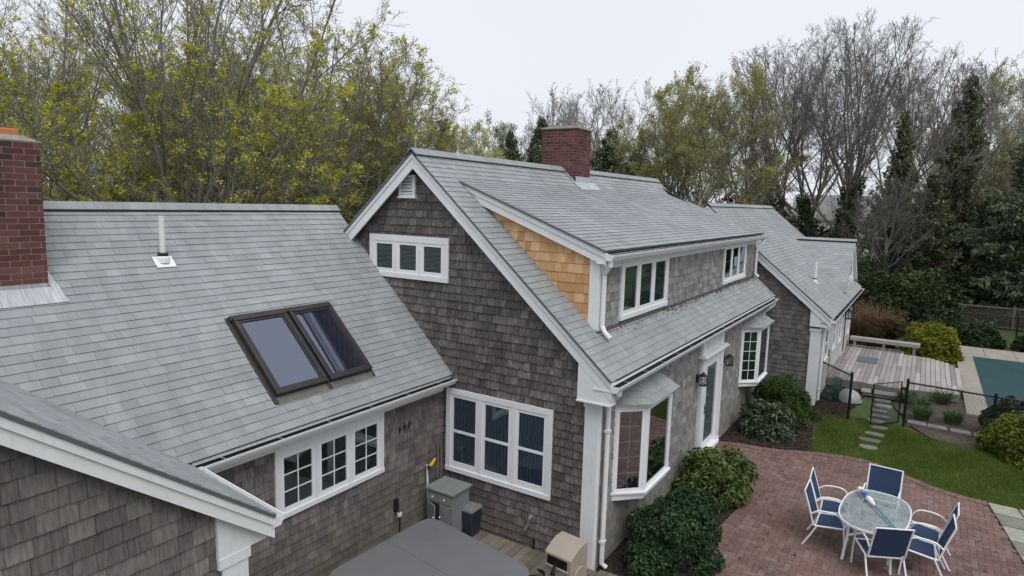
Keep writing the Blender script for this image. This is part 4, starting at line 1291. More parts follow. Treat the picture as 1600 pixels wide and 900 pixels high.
# wooden deck in front of the cottage
DECK = [(14.15, -1.53), (14.15, -2.45), (14.05, -3.5), (14.45, -5.05), (16.4, -5.2), (18.3, -5.15), (19.1, -4.85), (19.6, -4.3), (19.75, -3.5), (20.5, -3.4), (20.5, -1.53)]
dk = thing('wooden_deck', 'low silvery board deck with rounded corner in front of the cottage', 'deck', (14.2, -1.6, 0))
with Shift((14.2, -1.6, 0)):
    mb = MB(); rg = random.Random(9)
    y = -1.535
    while y > -5.3:
        ya, yb2 = y - .135, y
        ym = (ya + yb2) / 2
        xs = []
        k = len(DECK)
        for i in range(k):
            (x1_, y1_), (x2_, y2_) = DECK[i], DECK[(i + 1) % k]
            if (y1_ > ym) != (y2_ > ym):
                xs.append(x1_ + (x2_ - x1_) * (ym - y1_) / (y2_ - y1_))
        if len(xs) >= 2:
            a, b_ = min(xs), max(xs)
            cut = sorted([a, b_] + [rg.uniform(a + .5, b_ - .5)])
            for u, v in zip(cut[:-1], cut[1:]):
                mb.box((u + .002, ya + .004, .24), (v - .002, yb2 - .004, .27 + rg.uniform(0, .003)), 0, (rg.random(),) * 3)
        y -= .14
    mb.build('deck_boards', 'plank', dk)
    mb = MB(); mb.prism([(p[0] * .999 + .02, p[1], .02) for p in DECK], (0, 0, .218)); mb.build('skirt', plain('grey skirt', (.2, .185, .17), .9, .2, 5), dk)
    mb = MB()
    for i in range(3):
        mb.box((13.62 + i * .145, -3.5, .09), (13.755 + i * .145, -2.55, .12), 0, (rg.random(),) * 3)
    mb.box((13.66, -3.46, 0), (14.03, -2.6, .089)); mb.build('step', 'plank', dk)
b = thing('deck_bench', 'long pale board bench along the far edge of the deck', 'bench', (20.1, -2.7, 0))
with Shift((20.1, -2.7, 0)):
    mb = MB()
    for i in range(3):
        mb.box((19.9 + i * .145, -3.98, .62), (20.035 + i * .145, -1.62, .66), 0, (rg.random() * .5 + .5,) * 3)
    mb.box((19.89, -3.97, .54), (19.93, -1.63, .619)); mb.build('seat', 'plank', b)
    for y in (-1.8, -2.8, -3.8):
        q = MB(); q.box((19.97, y - .045, 0), (20.06, y + .045, .62)); q.build('leg', 'plank', b)
q = MB(); q.box((17.2, -2.75, .275), (18.2, -2.1, .29)); tag(q.build('door_mat', plain('grey mat', (.11, .14, .16), .95, .25, 30, bmp=.5), None, (17.7, -2.4, .275), bevel=.005), 'slate grey door mat lying on the deck', 'door mat')

# ================================================================== FENCES
def chain_link(parent, P, Q, z0, z1, org, cell=.075):
    P = np.array(P, float); Q = np.array(Q, float)
    L = np.linalg.norm(Q - P); d = (Q - P) / L; H = z1 - z0
    mb = MB()
    nn = np.array((-d[1], d[0], 0))
    k = int((L + H) / cell)
    for i in range(k + 1):
        s = -H + i * cell
        for sg in (1, -1):
            a0, b0 = s, s + H
            t0 = max(0, (0 - a0) / H); t1 = min(1, (L - a0) / H)
            if t1 - t0 < .02: continue
            za, zb = (z0 + t0 * H, z0 + t1 * H) if sg > 0 else (z1 - t0 * H, z1 - t1 * H)
            A = np.append((P + d * (a0 + t0 * H))[:2], za); B2 = np.append((P + d * (a0 + t1 * H))[:2], zb)
            mb.tube([A + nn * .002 * sg, B2 + nn * .002 * sg], .0034, 3, caps=False)
    return mb.build('wire_mesh', 'black', parent)
def fence(name, label, cat, pts, h, posts=True, cell=.075, group=None):
    org = (pts[0][0], pts[0][1], 0)
    t = thing(name, label, cat, org, group=group)
    with Shift(org):
        for i, p in enumerate(pts):
            q = MB(); q.tube([(p[0], p[1], -.05), (p[0], p[1], h + .06)], .035, 10); q.lathe([(.04, 0), (.036, .03), (.012, .045)], (p[0], p[1], h + .06), 10); q.build('post', 'black', t)
        for p, q_ in zip(pts[:-1], pts[1:]):
            A = (p[0], p[1], 0); B2 = (q_[0], q_[1], 0)
            r = MB(); r.tube([(p[0], p[1], h), (q_[0], q_[1], h)], .022, 8); r.build('top_rail', 'black', t)
            chain_link(t, A, B2, .03, h, org, cell)
    return t
fence('chain_link_fence', 'short black chain link panel between cottage corner and gateway', 'fence', [(12.25, -1.42), (10.75, -2.47)], 1.2)
fence('chain_link_fence', 'black chain link fence running from gate hinge post behind the round bushes', 'fence', [(11.15, -3.75), (10.95, -5.6), (10.8, -7.6), (10.6, -9.6)], 1.15)
g = thing('garden_gate', 'black chain link gate standing open over the stepping stones', 'gate', (11.12, -3.66, 0))
with Shift((11.12, -3.66, 0)):
    a, b_ = (11.1, -3.62), (10.35, -3.02)
    q = MB(); q.tube([(a[0], a[1], .06), (a[0], a[1], 1.16), (b_[0], b_[1], 1.16), (b_[0], b_[1], .06), (a[0], a[1], .06)], .02, 8); q.build('gate_frame', 'black', g)
    chain_link(g, (*a, 0), (*b_, 0), .07, 1.15, None)
    for z in (.25, .95):
        q = MB(); q.box((11.09, -3.73, z), (11.16, -3.6, z + .06)); q.build('hinge', 'black', g)
    q = MB(); q.box((b_[0] - .04, b_[1] - .01, .9), (b_[0] + .03, b_[1] + .05, 1.02)); q.build('latch', 'black', g)
fence('chain_link_fence', 'distant black chain link fence on the far side of the pool', 'fence', [(27.0, -.6), (27.0, -2.9), (27.0, -5.2), (27.0, -7.5), (27.0, -9.8), (27.0, -12)], 1.15, cell=.14)
M['darkwood'] = plain('dark weathered wood', (.15, .13, .115), .9, .25, 5)
t = thing('lattice_fence', 'weathered grey lattice screen with top rail beyond the hedges', 'fence', (31.3, -6.6, 0))
with Shift((31.3, -6.6, 0)):
    for y in (-5.5, -7.75, -10.2):
        q = MB(); q.box((31.25, y - .05, 0), (31.35, y + .05, 1.12)); q.build('post', 'darkwood', t)
    q = MB(); q.box((31.24, -10.2, 1.0), (31.36, -5.45, 1.06)); q.box((31.27, -10.2, .05), (31.33, -5.45, .1)); q.build('rail', 'darkwood', t)
    q = MB(); F = frame((31.3, -5.5, .1), (0, -1, 0), Z_)
    H, L = .9, 4.7; s = -H
    while s < L:
        for sg in (1, -1):
            t0 = max(0, -s / H); t1 = min(1, (L - s) / H)
            if t1 - t0 < .03: continue
            O, U, V, N = F
            f = (lambda z: z) if sg > 0 else (lambda z: H - z)
            A = O + U * (s + t0 * H) + V * f(t0 * H); B2 = O + U * (s + t1 * H) + V * f(t1 * H)
            q.prism([A - U * .022, A + U * .022, B2 + U * .022, B2 - U * .022], N * .008 * sg)
        s += .15
    q.build('lattice', plain('grey lattice', (.1, .09, .082), .9, .2, 5), t)
q = thing('rail_fence', 'old horizontal rail fence on the slope under the dark evergreens', 'fence', (33, -2, 0))
with Shift((33, -2, 0)):
    for i in range(4):
        p = MB(); y = 1.5 - i * 2.4; p.box((32.95, y - .06, 0), (33.07, y + .06, 1.2)); p.build('post', 'darkwood', q)
    for z in (.55, 1.0):
        p = MB(); p.box((32.98, -5.8, z), (33.04, 1.6, z + .1)); p.build('rail', 'darkwood', q)

# ================================================================== COURTYARD BESIDE THE GABLE WALL
DZ = .075
t = thing('courtyard_deck', 'old mossy plank deck in the corner under the triple sash window', 'deck', (-2.5, 1.2, DZ))
with Shift((-2.5, 1.2, 0)):
    mb = MB(); rg = random.Random(15); mb.box((-5, -.6, -.13), (-.04, 2.84, -.021))
    y = 2.85; k = 0
    while y > -.62:
        cuts = [-5.0] + sorted(rg.uniform(-4.5, -.5) for _ in range(1)) + [-.035 if y > -.05 else .05]
        for a, b_ in zip(cuts[:-1], cuts[1:]):
            mb.box((a + .002, y - .138, -.02), (b_ - .002, y - .004, .02 + rg.uniform(-.003, .004)), 0, (rg.random(),) * 3)
        y -= .142
    mb.build('deck_boards', 'oldplank', t)
t.location.z = 0
for c_ in t.children: c_.location.z = DZ

t = thing('hot_tub', 'square hot tub closed with a dark grey folding vinyl cover', 'hot tub', (-2.3, 1.1, 0))
with Shift((-2.3, 1.1, 0)):
    def rq(pts, r, n=6):
        out = []
        k = len(pts)
        for i in range(k):
            p0, p1, p2 = [np.array(q, float) for q in (pts[i - 1], pts[i], pts[(i + 1) % k])]
            a = p1 + unit(p0 - p1) * r; b_ = p1 + unit(p2 - p1) * r
            for j in range(n + 1):
                q = j / n
                out.append((1 - q) ** 2 * a + 2 * q * (1 - q) * p1 + q * q * b_)
        return out
    tub = [(-3.45, .16), (-1.56, .07), (-1.2, 2.16), (-3.24, 2.24)]
    cen = np.mean(np.array(tub), 0)
    def scl(p, f): return [cen + (np.array(q) - cen) * f for q in p]
    body = MB(); body.prism([(p[0], p[1], .02) for p in rq(scl(tub, .95), .3)], (0, 0, .66)); body.build('tub_shell', plain('brown tub cabinet', (.11, .085, .07), .7, .2, 4), t)
    # cover in two halves, gently crowned, with a soft edge
    ou = rq(tub, .28, 7)
    # split by the fold line running across the tub
    def half(sign):
        fa, fb = np.array((-2.42, .07)), np.array((-2.12, 2.2))
        d = unit(fb - fa); nn = np.array((d[1], -d[0])) * sign
        pg = [tuple(q) for q in ou]
        out = []
        for i in range(len(pg)):
            p, q = np.array(pg[i]), np.array(pg[(i + 1) % len(pg)])
            sp, sq = (p - fa) @ nn - .0015, (q - fa) @ nn - .0015
            if sp >= 0: out.append(p)
            if (sp >= 0) != (sq >= 0): out.append(p + (q - p) * sp / (sp - sq))
        return out
    for sg in (1, -1):
        pg = half(sg); c = np.mean(np.array(pg), 0)
        mb = MB(); k = len(pg)
        rings = [(1.0, .66), (1.003, .70), (1.0, .79), (.994, .80), (.7, .804), (.35, .806)]
        vs = []
        for f, z in rings:
            vs += [tuple(c + (p - c) * f) + (z,) for p in pg]
        vs.append((c[0], c[1], .806))
        fs = []
        for r in range(len(rings) - 1):
            fs += [(r * k + i, r * k + (i + 1) % k, (r + 1) * k + (i + 1) % k, (r + 1) * k + i) for i in range(k)]
        fs += [((len(rings) - 1) * k + i, (len(rings) - 1) * k + (i + 1) % k, len(vs) - 1) for i in range(k)]
        mb.add(vs, fs); cv = mb.build('cover', 'tub', t, smooth=False)
        q = MB(); q.tube([np.append(c + (p - c) * .998, .79) for p in pg + pg[:1]], .005, 5); q.build('piping', 'tub', cv)
        for f in (.25, .7):
            p = pg[int(f * k)]; q = MB(); e = c + (p - c) * 1.02
            q.box((e[0] - .02, e[1] - .02, .35), (e[0] + .02, e[1] + .02, .7)); q.build('strap', 'black', cv)

M['cabinet'] = plain('grey painted wood', (.21, .225, .225), .7, .15, 5, dirt=((.13, .13, .06), 6, .58, .8), bmp=.2, bscale=30)
t = thing('storage_cabinet', 'weathered grey wooden cabinet with one door ajar in the corner of the walls', 'cabinet', (-.4, 2.45, .02 + DZ))
with Shift((-.4, 2.45, .02)):
    x0_, x1_, y0_, y1_ = -.62, -.16, 2.18, 2.7
    mb = MB(); mb.box((x0_, y0_, .1), (x1_, y1_, .80)); 
    for x in (x0_, x1_ - .05):
        for y in (y0_, y1_ - .05):
            mb.box((x, y, .02), (x + .05, y + .05, .0999))
    mb.build('carcass', 'cabinet', t, bevel=.004)
    mb = MB(); mb.box((x0_ - .04, y0_ - .04, .8), (x1_ + .03, y1_ + .02, .835)); mb.build('top', 'cabinet', t, bevel=.006)
    mb = MB(); mb.box((x0_ - .018, y0_ + .03, .62), (x0_ - .001, y1_ - .03, .77)); d = mb.build('drawer', 'cabinet', t, bevel=.004)
    for y in (2.32, 2.56):
        mb = MB(); mb.lathe([(.006, 0), (.016, .012), (.01, .026)], (x0_ - .04, y, .69), 8); mb.build('knob', 'pvc', d)
    mb = MB(); mb.box((x0_ - .018, y0_ + .03, .13), (x0_ - .001, 2.43, .6)); mb.box((x0_ - .026, y0_ + .07, .18), (x0_ - .0181, 2.39, .55)); d1 = mb.build('door', 'cabinet', t, bevel=.003)
    mb = MB(); mb.lathe([(.006, 0), (.016, .012), (.01, .026)], (x0_ - .045, 2.4, .38), 8); mb.build('knob', 'pvc', d1)
    mb = MB()
    for z in (.2, .52): mb.box((x0_ - .024, y0_ + .012, z), (x0_ - .0005, y0_ + .028, z + .05))
    mb.build('hinge', plain('rusty hinge', (.25, .09, .04), .8), d1)
    A = V3(x0_ - .002, 2.67, .13); U = unit(V3(-.42, -1, 0)); F = (A, U, Z_, np.cross(U, Z_))
    mb = MB(); mb.fbox(F, 0, .235, 0, .47, 0, .018); d2 = mb.build('door', 'cabinet', t, bevel=.003); d2['label'] = 'cabinet door standing ajar'
    mb = MB(); c = A + U * .2 + Z_ * .25; mb.lathe([(.006, 0), (.016, .012), (.01, .026)], c + V3(-.03, -.005, 0), 8); mb.build('knob', 'pvc', d2)
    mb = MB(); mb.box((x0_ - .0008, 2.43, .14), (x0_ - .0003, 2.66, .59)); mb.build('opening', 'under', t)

t = thing('trash_bin', 'dark blue plastic bin with grey lid between cabinet and sash window wall', 'bin', (-.22, 2.13, .02 + DZ))
with Shift((-.2, 2.05, .02)):
    mb = MB(); P = lambda w, d, z: [(-.2 - w, 2.03 - d, z), (-.2 + w, 2.03 - d, z), (-.2 + w, 2.03 + d, z), (-.2 - w, 2.03 + d, z)]
    mb.box8(P(.12, .11, .02) + P(.15, .135, .45)); mb.build('bin_body', plain('navy plastic', (.028, .034, .052), .45, .1, 5), t, bevel=.015)
    mb = MB(); mb.box8(P(.16, .145, .452) + P(.15, .135, .5)); mb.box8(P(.1, .09, .5) + P(.09, .08, .515)); mb.build('lid', plain('grey plastic', (.2, .21, .22), .5, .1, 5), t, bevel=.01)

t = thing('hose_reel_box', 'tan plastic hose reel box with crank wheel by the white corner board', 'hose reel', (-.9, 0, .02 + DZ))
M['tan'] = plain('tan plastic', (.36, .305, .255), .5, .08, 3, dirt=((.2, .17, .14), 4, .62, .5))
with Shift((-.9, 0, .02)):
    U = unit(V3(-.12, -1, 0)); V = Z_; N = np.cross(U, V)          # front face looks to -x
    O = V3(-.98, .25, .03); F = (O, U, Z_, N)
    W_, D_2, H_ = .44, .36, .78
    mb = MB()
    prof = [(0, 0), (.03, .66)] + [(.03 - .42 * k / 8, .66 + .13 * math.sin(math.pi / 2 * min(1, k / 6))) for k in range(1, 9)] + [(-.39, 0)]
    pts = [O + N * n_ + Z_ * z for n_, z in prof]
    mb.prism(pts, U * W_); shell = mb.build('reel_housing', 'tan', t, bevel=.012)
    mb = MB(); mb.fbox(F, .05, W_ - .06, .5, .63, .027, .034); mb.build('slot', 'black', t)
    mb = MB(); mb.fbox(F, .03, W_ - .04, .47, .4985, .015, .05); mb.build('lip', 'tan', t, bevel=.004)
    mb = MB(); c = O + U * .2 + N * .05 + Z_ * .54; mb.tube([c, c + N * .05 - Z_ * .08, c + N * .055 - Z_ * .13], [.02, .025, .035], 8); mb.build('nozzle', 'black', t)
    mb = MB(); c = O + U * (W_ + .002) - N * .18 + Z_ * .36
    ring = [c + (N * math.cos(a) + Z_ * math.sin(a)) * .15 for a in np.linspace(0, 2 * math.pi, 20)[:-1]]
    mb.prism(ring, U * .03); mb.build('crank_wheel', 'tan', t, bevel=.006)
    mb = MB(); mb.tube([c + U * .03, c + U * .05, c + U * .06 + N * .07 - Z_ * .07, c + U * .12 + N * .07 - Z_ * .07], .016, 8); mb.build('crank_handle', 'tan', t)
    mb = MB(); mb.fbox(F, .02, W_ - .02, .02, .25, .005, .022); mb.build('base_panel', plain('pinkish plastic', (.33, .25, .21), .5, .08, 3), t, bevel=.005)
mb = MB()
pts = []
for k in range(40):
    a = k * .33
    r = .17 + .004 * k
    pts.append((-1.0 + r * math.cos(a) * .9, .46 + r * math.sin(a) * .6, .04 + .0035 * k))
mb.tube(pts + [(-.9, .3, .25), (-.93, .2, .42)], .013, 6)
o = mb.build('garden_hose', 'black', None, (-1.0, .46, .04))
o.location.z += DZ
tag(o, 'black hose coiled on the deck boards beside the tan reel box', 'hose')
t = thing('hose_nozzle', 'small yellow and black hose nozzle lying beside the tan reel box', 'nozzle', (-1.05, .3, .2))
with Shift((-1.05, .3, .2)):
    mb = MB(); mb.tube([(-1.06, .34, .16), (-1.04, .27, .2)], [.025, .018], 8); mb.build('grip', plain('yellow plastic', (.62, .45, .02), .5), t)
    mb = MB(); mb.tube([(-1.04, .27, .2), (-1.02, .2, .23)], [.018, .026], 8); mb.build('tip', 'black', t)
t = thing('string_trimmer', 'yellow handled garden tool leaning in the corner behind the cabinet', 'garden tool', (-.3, 2.78, .02))
with Shift((-.3, 2.78, .02)):
    mb = MB(); mb.tube([(-.5, 2.76, .02), (-.49, 2.82, 1.2)], .016, 8); mb.build('shaft', 'pvc', t)
    mb = MB(); mb.tube([(-.49, 2.8, 1.17), (-.43, 2.78, 1.19), (-.36, 2.78, 1.24), (-.31, 2.79, 1.26)], [.018, .03, .026, .014], 8); mb.build('handle', plain('orange yellow plastic', (.68, .36, .02), .5), t)
    mb = MB(); mb.tube([(-.51, 2.78, 1.2), (-.5, 2.74, 1.13)], .026, 8); mb.build('switch', 'black', t)
for (x, y, tx, ty, lb) in ((-.14, 2.83, -.1, 2.84, 'thin grey wooden pole leaning in the corner nearest the sash window'), (-.24, 2.82, -.19, 2.84, 'thin grey wooden pole leaning beside the yellow tool')):
    mb = MB(); mb.tube([(x, y - .04, .02), (tx, ty, 1.5)], .013, 7); tag(mb.build('wooden_pole', 'oldplank', None, (x, y - .04, .02)), lb, 'pole', 'poles in the corner')

# ================================================================== PATIO TABLE AND CHAIRS
TX, TY = 3.27, -3.52
t = thing('patio_table', 'white framed patio table with rippled glass top between six chairs', 'table', (TX, TY, 0), R_(-4))
def superell(a, b, n, k=40):
    return [(a * math.copysign(abs(math.cos(q)) ** (2 / n), math.cos(q)), b * math.copysign(abs(math.sin(q)) ** (2 / n), math.sin(q))) for q in np.linspace(0, 2 * math.pi, k, endpoint=False)]
el = superell(.86, .5, 2.7)
mb = MB(); mb.prism([(p[0] * .985, p[1] * .98, .705) for p in el], (0, 0, .012)); mb.build('tabletop', 'frost', t)
mb = MB()
k = len(el)
for i in range(k):
    p, q = el[i], el[(i + 1) % k]
    mb.prism([(p[0], p[1], .69), (p[0] * .965, p[1] * .94, .69), (p[0] * .965, p[1] * .94, .703), (p[0] * .98, p[1] * .968, .704), (p[0] * .98, p[1] * .968, .722), (p[0], p[1], .722)], (q[0] - p[0], q[1] - p[1], 0))
mb.build('table_rim', 'vinyl', t)
for sx in (-1, 1):
    for sy in (-1, 1):
        q = MB(); q.tube([(sx * .5, sy * .3, .69), (sx * .5, sy * .3, .4), (sx * .56, sy * .34, .0)], .022, 8); q.build('leg', 'vinyl', t)
q = MB(); q.tube([(-.5, -.3, .4), (-.2, -.08, .4), (-.2, .08, .4), (-.5, .3, .4)], .016, 7); q.tube([(.5, -.3, .4), (.2, -.08, .4), (.2, .08, .4), (.5, .3, .4)], .016, 7); q.tube([(-.2, 0, .4), (.2, 0, .4)], .016, 7); q.build('stretcher', 'vinyl', t)

def curve(pts, n=6):
    pts = [np.array(p, float) for p in pts]
    P_ = [2 * pts[0] - pts[1]] + pts + [2 * pts[-1] - pts[-2]]
    out = []
    for i in range(1, len(P_) - 2):
        for j in range(n):
            u = j / n
            out.append(.5 * ((2 * P_[i]) + (-P_[i - 1] + P_[i + 1]) * u + (2 * P_[i - 1] - 5 * P_[i] + 4 * P_[i + 1] - P_[i + 2]) * u * u + (-P_[i - 1] + 3 * P_[i] - 3 * P_[i + 1] + P_[i + 2]) * u ** 3))
    return out + [pts[-1]]
def make_chair():
    r = thing('patio_chair', 'x', 'chair')
    w = .275
    for sx in (-1, 1):
        x = sx * w
        q = MB(); q.tube(curve([(x, .30, 0), (x, .275, .3), (x, .25, .52), (x, .16, .635), (x, 0, .655), (x, -.14, .63), (x, -.235, .56)]), .0145, 8); q.build('armrest', 'vinyl', r)
        q = MB(); q.tube(curve([(x * .96, .27, .43), (x * .96, .1, .405), (x * .96, -.15, .375), (x * .96, -.2, .42), (x * .96, -.27, .66), (x * .96, -.36, .93)]), .0145, 8); q.build('side_rail', 'vinyl', r)
        q = MB(); q.tube([(x, -.13, .385), (x * 1.02, -.22, .2), (x * 1.04, -.33, 0)], .0145, 8); q.build('leg', 'vinyl', r)
    for a_, b_ in ((.27, .42), (-.16, .37), (-.36, .93)):
        q = MB(); q.tube([(-w, a_, b_), (w, a_, b_)], .012, 7); q.build('crossbar', 'vinyl', r)
    def sling(path, name, sag):
        pts = curve(path, 5); m_ = MB(); nx = 6
        vs = []
        for p in pts:
            for i in range(nx + 1):
                u = i / nx * 2 - 1
                vs.append((u * w * .94, p[1] + sag[0] * (1 - u * u), p[2] + sag[1] * (1 - u * u)))
        n_ = len(vs)
        vs2 = [(v[0], v[1] + (.004 if sag[0] else 0), v[2] - (0 if sag[0] else .004)) for v in vs]
        fs = []
        for a in range(len(pts) - 1):
            for i in range(nx):
                k = a * (nx + 1) + i
                f = (k, k + 1, k + nx + 2, k + nx + 1)
                fs.append(f); fs.append(tuple(n_ + c for c in reversed(f)))
        m_.add(vs + vs2, fs); return m_.build(name, 'sling', r)
    sling([(0, .275, .425), (0, .1, .405), (0, -.14, .38)], 'seat', (0, -.015))
    sling([(0, -.2, .43), (0, -.27, .66), (0, -.355, .925)], 'backrest', (-.015, 0))
    return r
# x, y, heading of the front (deg from +Y ccw), label
CH = [(2.56, -3.66, -63, 'navy sling chair at the near end of the table, seen from behind'),
      (4.46, -3.56, 86, 'navy sling chair at the far end of the table, turned toward the house gable'),
      (3.14, -2.86, 180, 'navy sling chair on the house side of the table, nearer of the two'),
      (3.76, -2.84, 183, 'navy sling chair on the house side of the table, farther of the two'),
      (3.05, -4.22, 2, 'navy sling chair on the lawn side of the table, nearer of the two'),
      (3.62, -4.28, -2, 'navy sling chair on the lawn side of the table, farther of the two')]
c0 = make_chair()
for i, (x, y, a, lb) in enumerate(CH):
    c = c0 if i == 0 else copy_tree(c0)
    c.location = (x, y, .008); c.rotation_euler = (0, 0, R_(a)); c['label'] = lb; c['group'] = 'navy sling chairs around the patio table'
t = thing('pool_pole', 'turquoise telescopic pole with white skimmer head lying across the glass tabletop', 'pool pole', (3.3, -3.55, .75))
with Shift((3.3, -3.55, .75)):
    A = V3(3.92, -3.24, .775); B2 = V3(2.52, -3.93, .74); d = unit(B2 - A)
    mb = MB(); mb.tube([A + d * .6, B2], .0135, 8); mb.build('shaft', plain('turquoise pole', (.02, .3, .4), .35, .05, 5), t)
    mb = MB(); mb.tube([A, A + d * .1], .05, 12); mb.tube([A + d * .36, A + d * .46, A + d * .6], [.05, .045, .018], 12); mb.build('head', 'vinyl', t)
    mb = MB(); mb.tube([A + d * .1, A + d * .36], .042, 12); mb.build('canister', plain('clear blue grey plastic', (.22, .32, .37), .2, .2, 12), t)
    mb = MB(); mb.tube([A + d * .2 + Z_ * .003, A + d * .3 + Z_ * .003], .043, 12); mb.build('band', plain('blue band', (.03, .1, .4), .3), t)

# things by the fence
t = thing('hose_stand', 'green hose hung on a stand beside the cottage wall', 'hose', (12.5, -1.85, 0))
with Shift((12.5, -1.85, 0)):
    mb = MB()
    for k in range(7):
        a = k * .028
        mb.tube([(12.45 + .24 * math.cos(q), -1.9 - a, .36 + .34 * math.sin(q)) for q in np.linspace(0, 2 * math.pi, 18)], .016, 6)
    mb.build('hose_coil', plain('green hose', (.01, .075, .045), .5, .1, 9), t)
    mb = MB(); mb.tube([(12.5, -1.95, 0), (12.5, -1.95, .7)], .02, 6); mb.box((12.3, -2.15, .0), (12.75, -1.75, .02)); mb.build('stand', 'black', t)
t = thing('dome_cover', 'clear plastic dome cover resting on soil beside the green hose', 'dome cover', (12.6, -2.3, 0))
with Shift((12.6, -2.3, 0)):
    mb = MB(); mb.lathe([(.34, 0), (.34, .03), (.32, .14), (.24, .26), (.12, .33), (.02, .35)], (12.75, -2.3, -.01), 20); mb.build('dome', plain('clear grey plastic', (.3, .31, .32), .15, .2, 6), t, smooth=True)
    mb = MB(); mb.lathe([(.37, 0), (.37, .03), (.34, .035)], (12.75, -2.3, -.015), 20); mb.build('rim', plain('dull plastic rim', (.2, .2, .2), .4), t)

# ================================================================== PLANTS
def rand_unit(g, n):
    a = g.normal(size=(n, 3)); return a / np.linalg.norm(a, axis=1)[:, None]
def leaf_quads(c, d, g, L, Wd, fold=.15, droop=0.):
    """rhombic leaves: base c, direction d, returns verts"""
    n = len(c)
    L = np.broadcast_to(np.asarray(L), (n,))[:, None] * g.uniform(.7, 1.25, (n, 1)); Wd = L * (Wd)
    r = rand_unit(g, n)
    s = np.cross(d, r); s /= np.linalg.norm(s, axis=1)[:, None] + 1e-9
    nn = np.cross(s, d)
    mid = c + d * L * .5 + nn * L * fold
    tip = c + d * L; tip[:, 2] -= (L[:, 0] * droop)
    return np.stack([c, mid + s * Wd, tip, mid - s * Wd], 1).reshape(-1, 3)
def quads_obj(name, V, mat, parent, cols):
    n = len(V) // 4
    return np_mesh(name, V, np.arange(4 * n).reshape(n, 4), mat, parent, np.repeat(np.clip(cols, 0, 1), 4))
def shrub(name, label, cat, c, rx, ry, h, mat, n, leaf, wd, seed, lobes=45, lump=.3, whorl=6, droop=0., rot=0, spread=.9, group=None, up=.35, kind='foliage', flat=1.0):
    g = np.random.default_rng(seed)
    root = thing(name, label, cat, (c[0], c[1], c[2] if len(c) > 2 else -.02), rot, group)
    # lobes spread over and inside an ellipsoid, each lobe a clump of whorls
    ld = rand_unit(g, lobes); ld[:, 2] = np.abs(ld[:, 2]) * 1.1 - .12
    ld /= np.linalg.norm(ld, axis=1)[:, None]
    lr = g.uniform(.62, 1.0, lobes)
    lc = ld * lr[:, None] * np.array([rx * (1 - lump * .6), ry * (1 - lump * .6), h * (1 - lump * .6)])
    ls = lump * min(rx, ry, h) * g.uniform(.7, 1.35, lobes)
    k = n // whorl
    li = g.integers(0, lobes, k)
    od = rand_unit(g, k); od = od + ld[li] * .8; od /= np.linalg.norm(od, axis=1)[:, None]
    p = lc[li] + od * (ls[li] * g.uniform(.45, 1.0, k) ** .5)[:, None]
    p[:, 2] = np.maximum(p[:, 2], .04 * h + .03)
    ax = od + np.array([0, 0, up]); ax /= np.linalg.norm(ax, axis=1)[:, None]
    pc = np.repeat(p, whorl, 0); ac = np.repeat(ax, whorl, 0)
    r = rand_unit(g, len(pc)); r -= ac * (r * ac).sum(1)[:, None]; r /= np.linalg.norm(r, axis=1)[:, None]
    d = ac * (1 - spread * .6) + r * spread; d /= np.linalg.norm(d, axis=1)[:, None]
    V = leaf_quads(pc, d, g, leaf, wd, droop=droop)
    lobe_tone = g.normal(0, .14, lobes)
    col = np.repeat(.42 + lobe_tone[li] + g.normal(0, .12, k), whorl) + g.normal(0, .1, len(pc))
    quads_obj(kind, V, mat, root, col)
    st = MB()
    for i in range(min(lobes, 26)):
        st.tube([(g.uniform(-.08, .08), g.uniform(-.08, .08), 0), tuple(lc[i] * .45 + np.array([0, 0, -.03])), tuple(lc[i])], [.02, .012, .005], 4)
    st.build('stems', 'barkdark', root)
    return root
shrub('yew_shrub', 'large dark green clipped shrub below the near bay window', 'shrub', (1.25, -.86), 1.25, .78, 1.08, 'yew', 40000, .05, .3, 1, 60, .3, 7)
shrub('rhododendron', 'bright leaved rhododendron between near bay window and front door', 'shrub', (4.05, -.76), .98, .74, .95, 'rhodo', 10500, .108, .17, 2, 50, .3, 7, .15)
shrub('rhododendron', 'dark loose leaved shrub in front of the rounded feathery bush', 'shrub', (8.35, -.85), .78, .66, .9, 'pieris', 5200, .125, .2, 3, 38, .34, 7, .25)
shrub('juniper_bush', 'rounded feathery green bush under the far bay window', 'shrub', (9.9, -.95), 1.22, .82, 1.15, 'juniper', 24000, .095, .12, 4, 55, .3, 6)
shrub('round_bush', 'big golden green rounded bush at the end of the deck bench', 'shrub', (21.5, -4.35), 1.12, 1.05, 1.6, 'goldleaf', 15000, .11, .3, 5, 60, .3, 6)
shrub('boxwood', 'dark round boxwood beside the lime green bush at the fence', 'shrub', (11.9, -6.15), .8, .75, 1.05, 'boxwood', 16000, .06, .4, 6, 60, .25, 6)
shrub('lime_bush', 'lime green mounded bush at the right edge of the lawn', 'shrub', (10.5, -6.55), 1.3, 1.15, 1.3, 'limeleaf', 26000, .07, .38, 7, 70, .25, 6)
shrub('hedge_bush', 'wide low dark hedge beyond the pool corner, nearer the golden bush', 'hedge', (25.7, -6.0), .75, 1.05, .95, 'boxwood', 13000, .1, .4, 8, 60, .25, 6)
shrub('hedge_bush', 'wide low dark hedge beyond the pool at the right edge', 'hedge', (25.7, -8.5), .75, 1.3, .95, 'boxwood', 13000, .1, .4, 9, 60, .25, 6)
shrub('low_shrub', 'small olive shrub left of the golden green bush behind the bench', 'shrub', (22.6, -3.3), .9, .8, 1.1, 'hill', 6000, .09, .3, 10, 40, .3, 6)

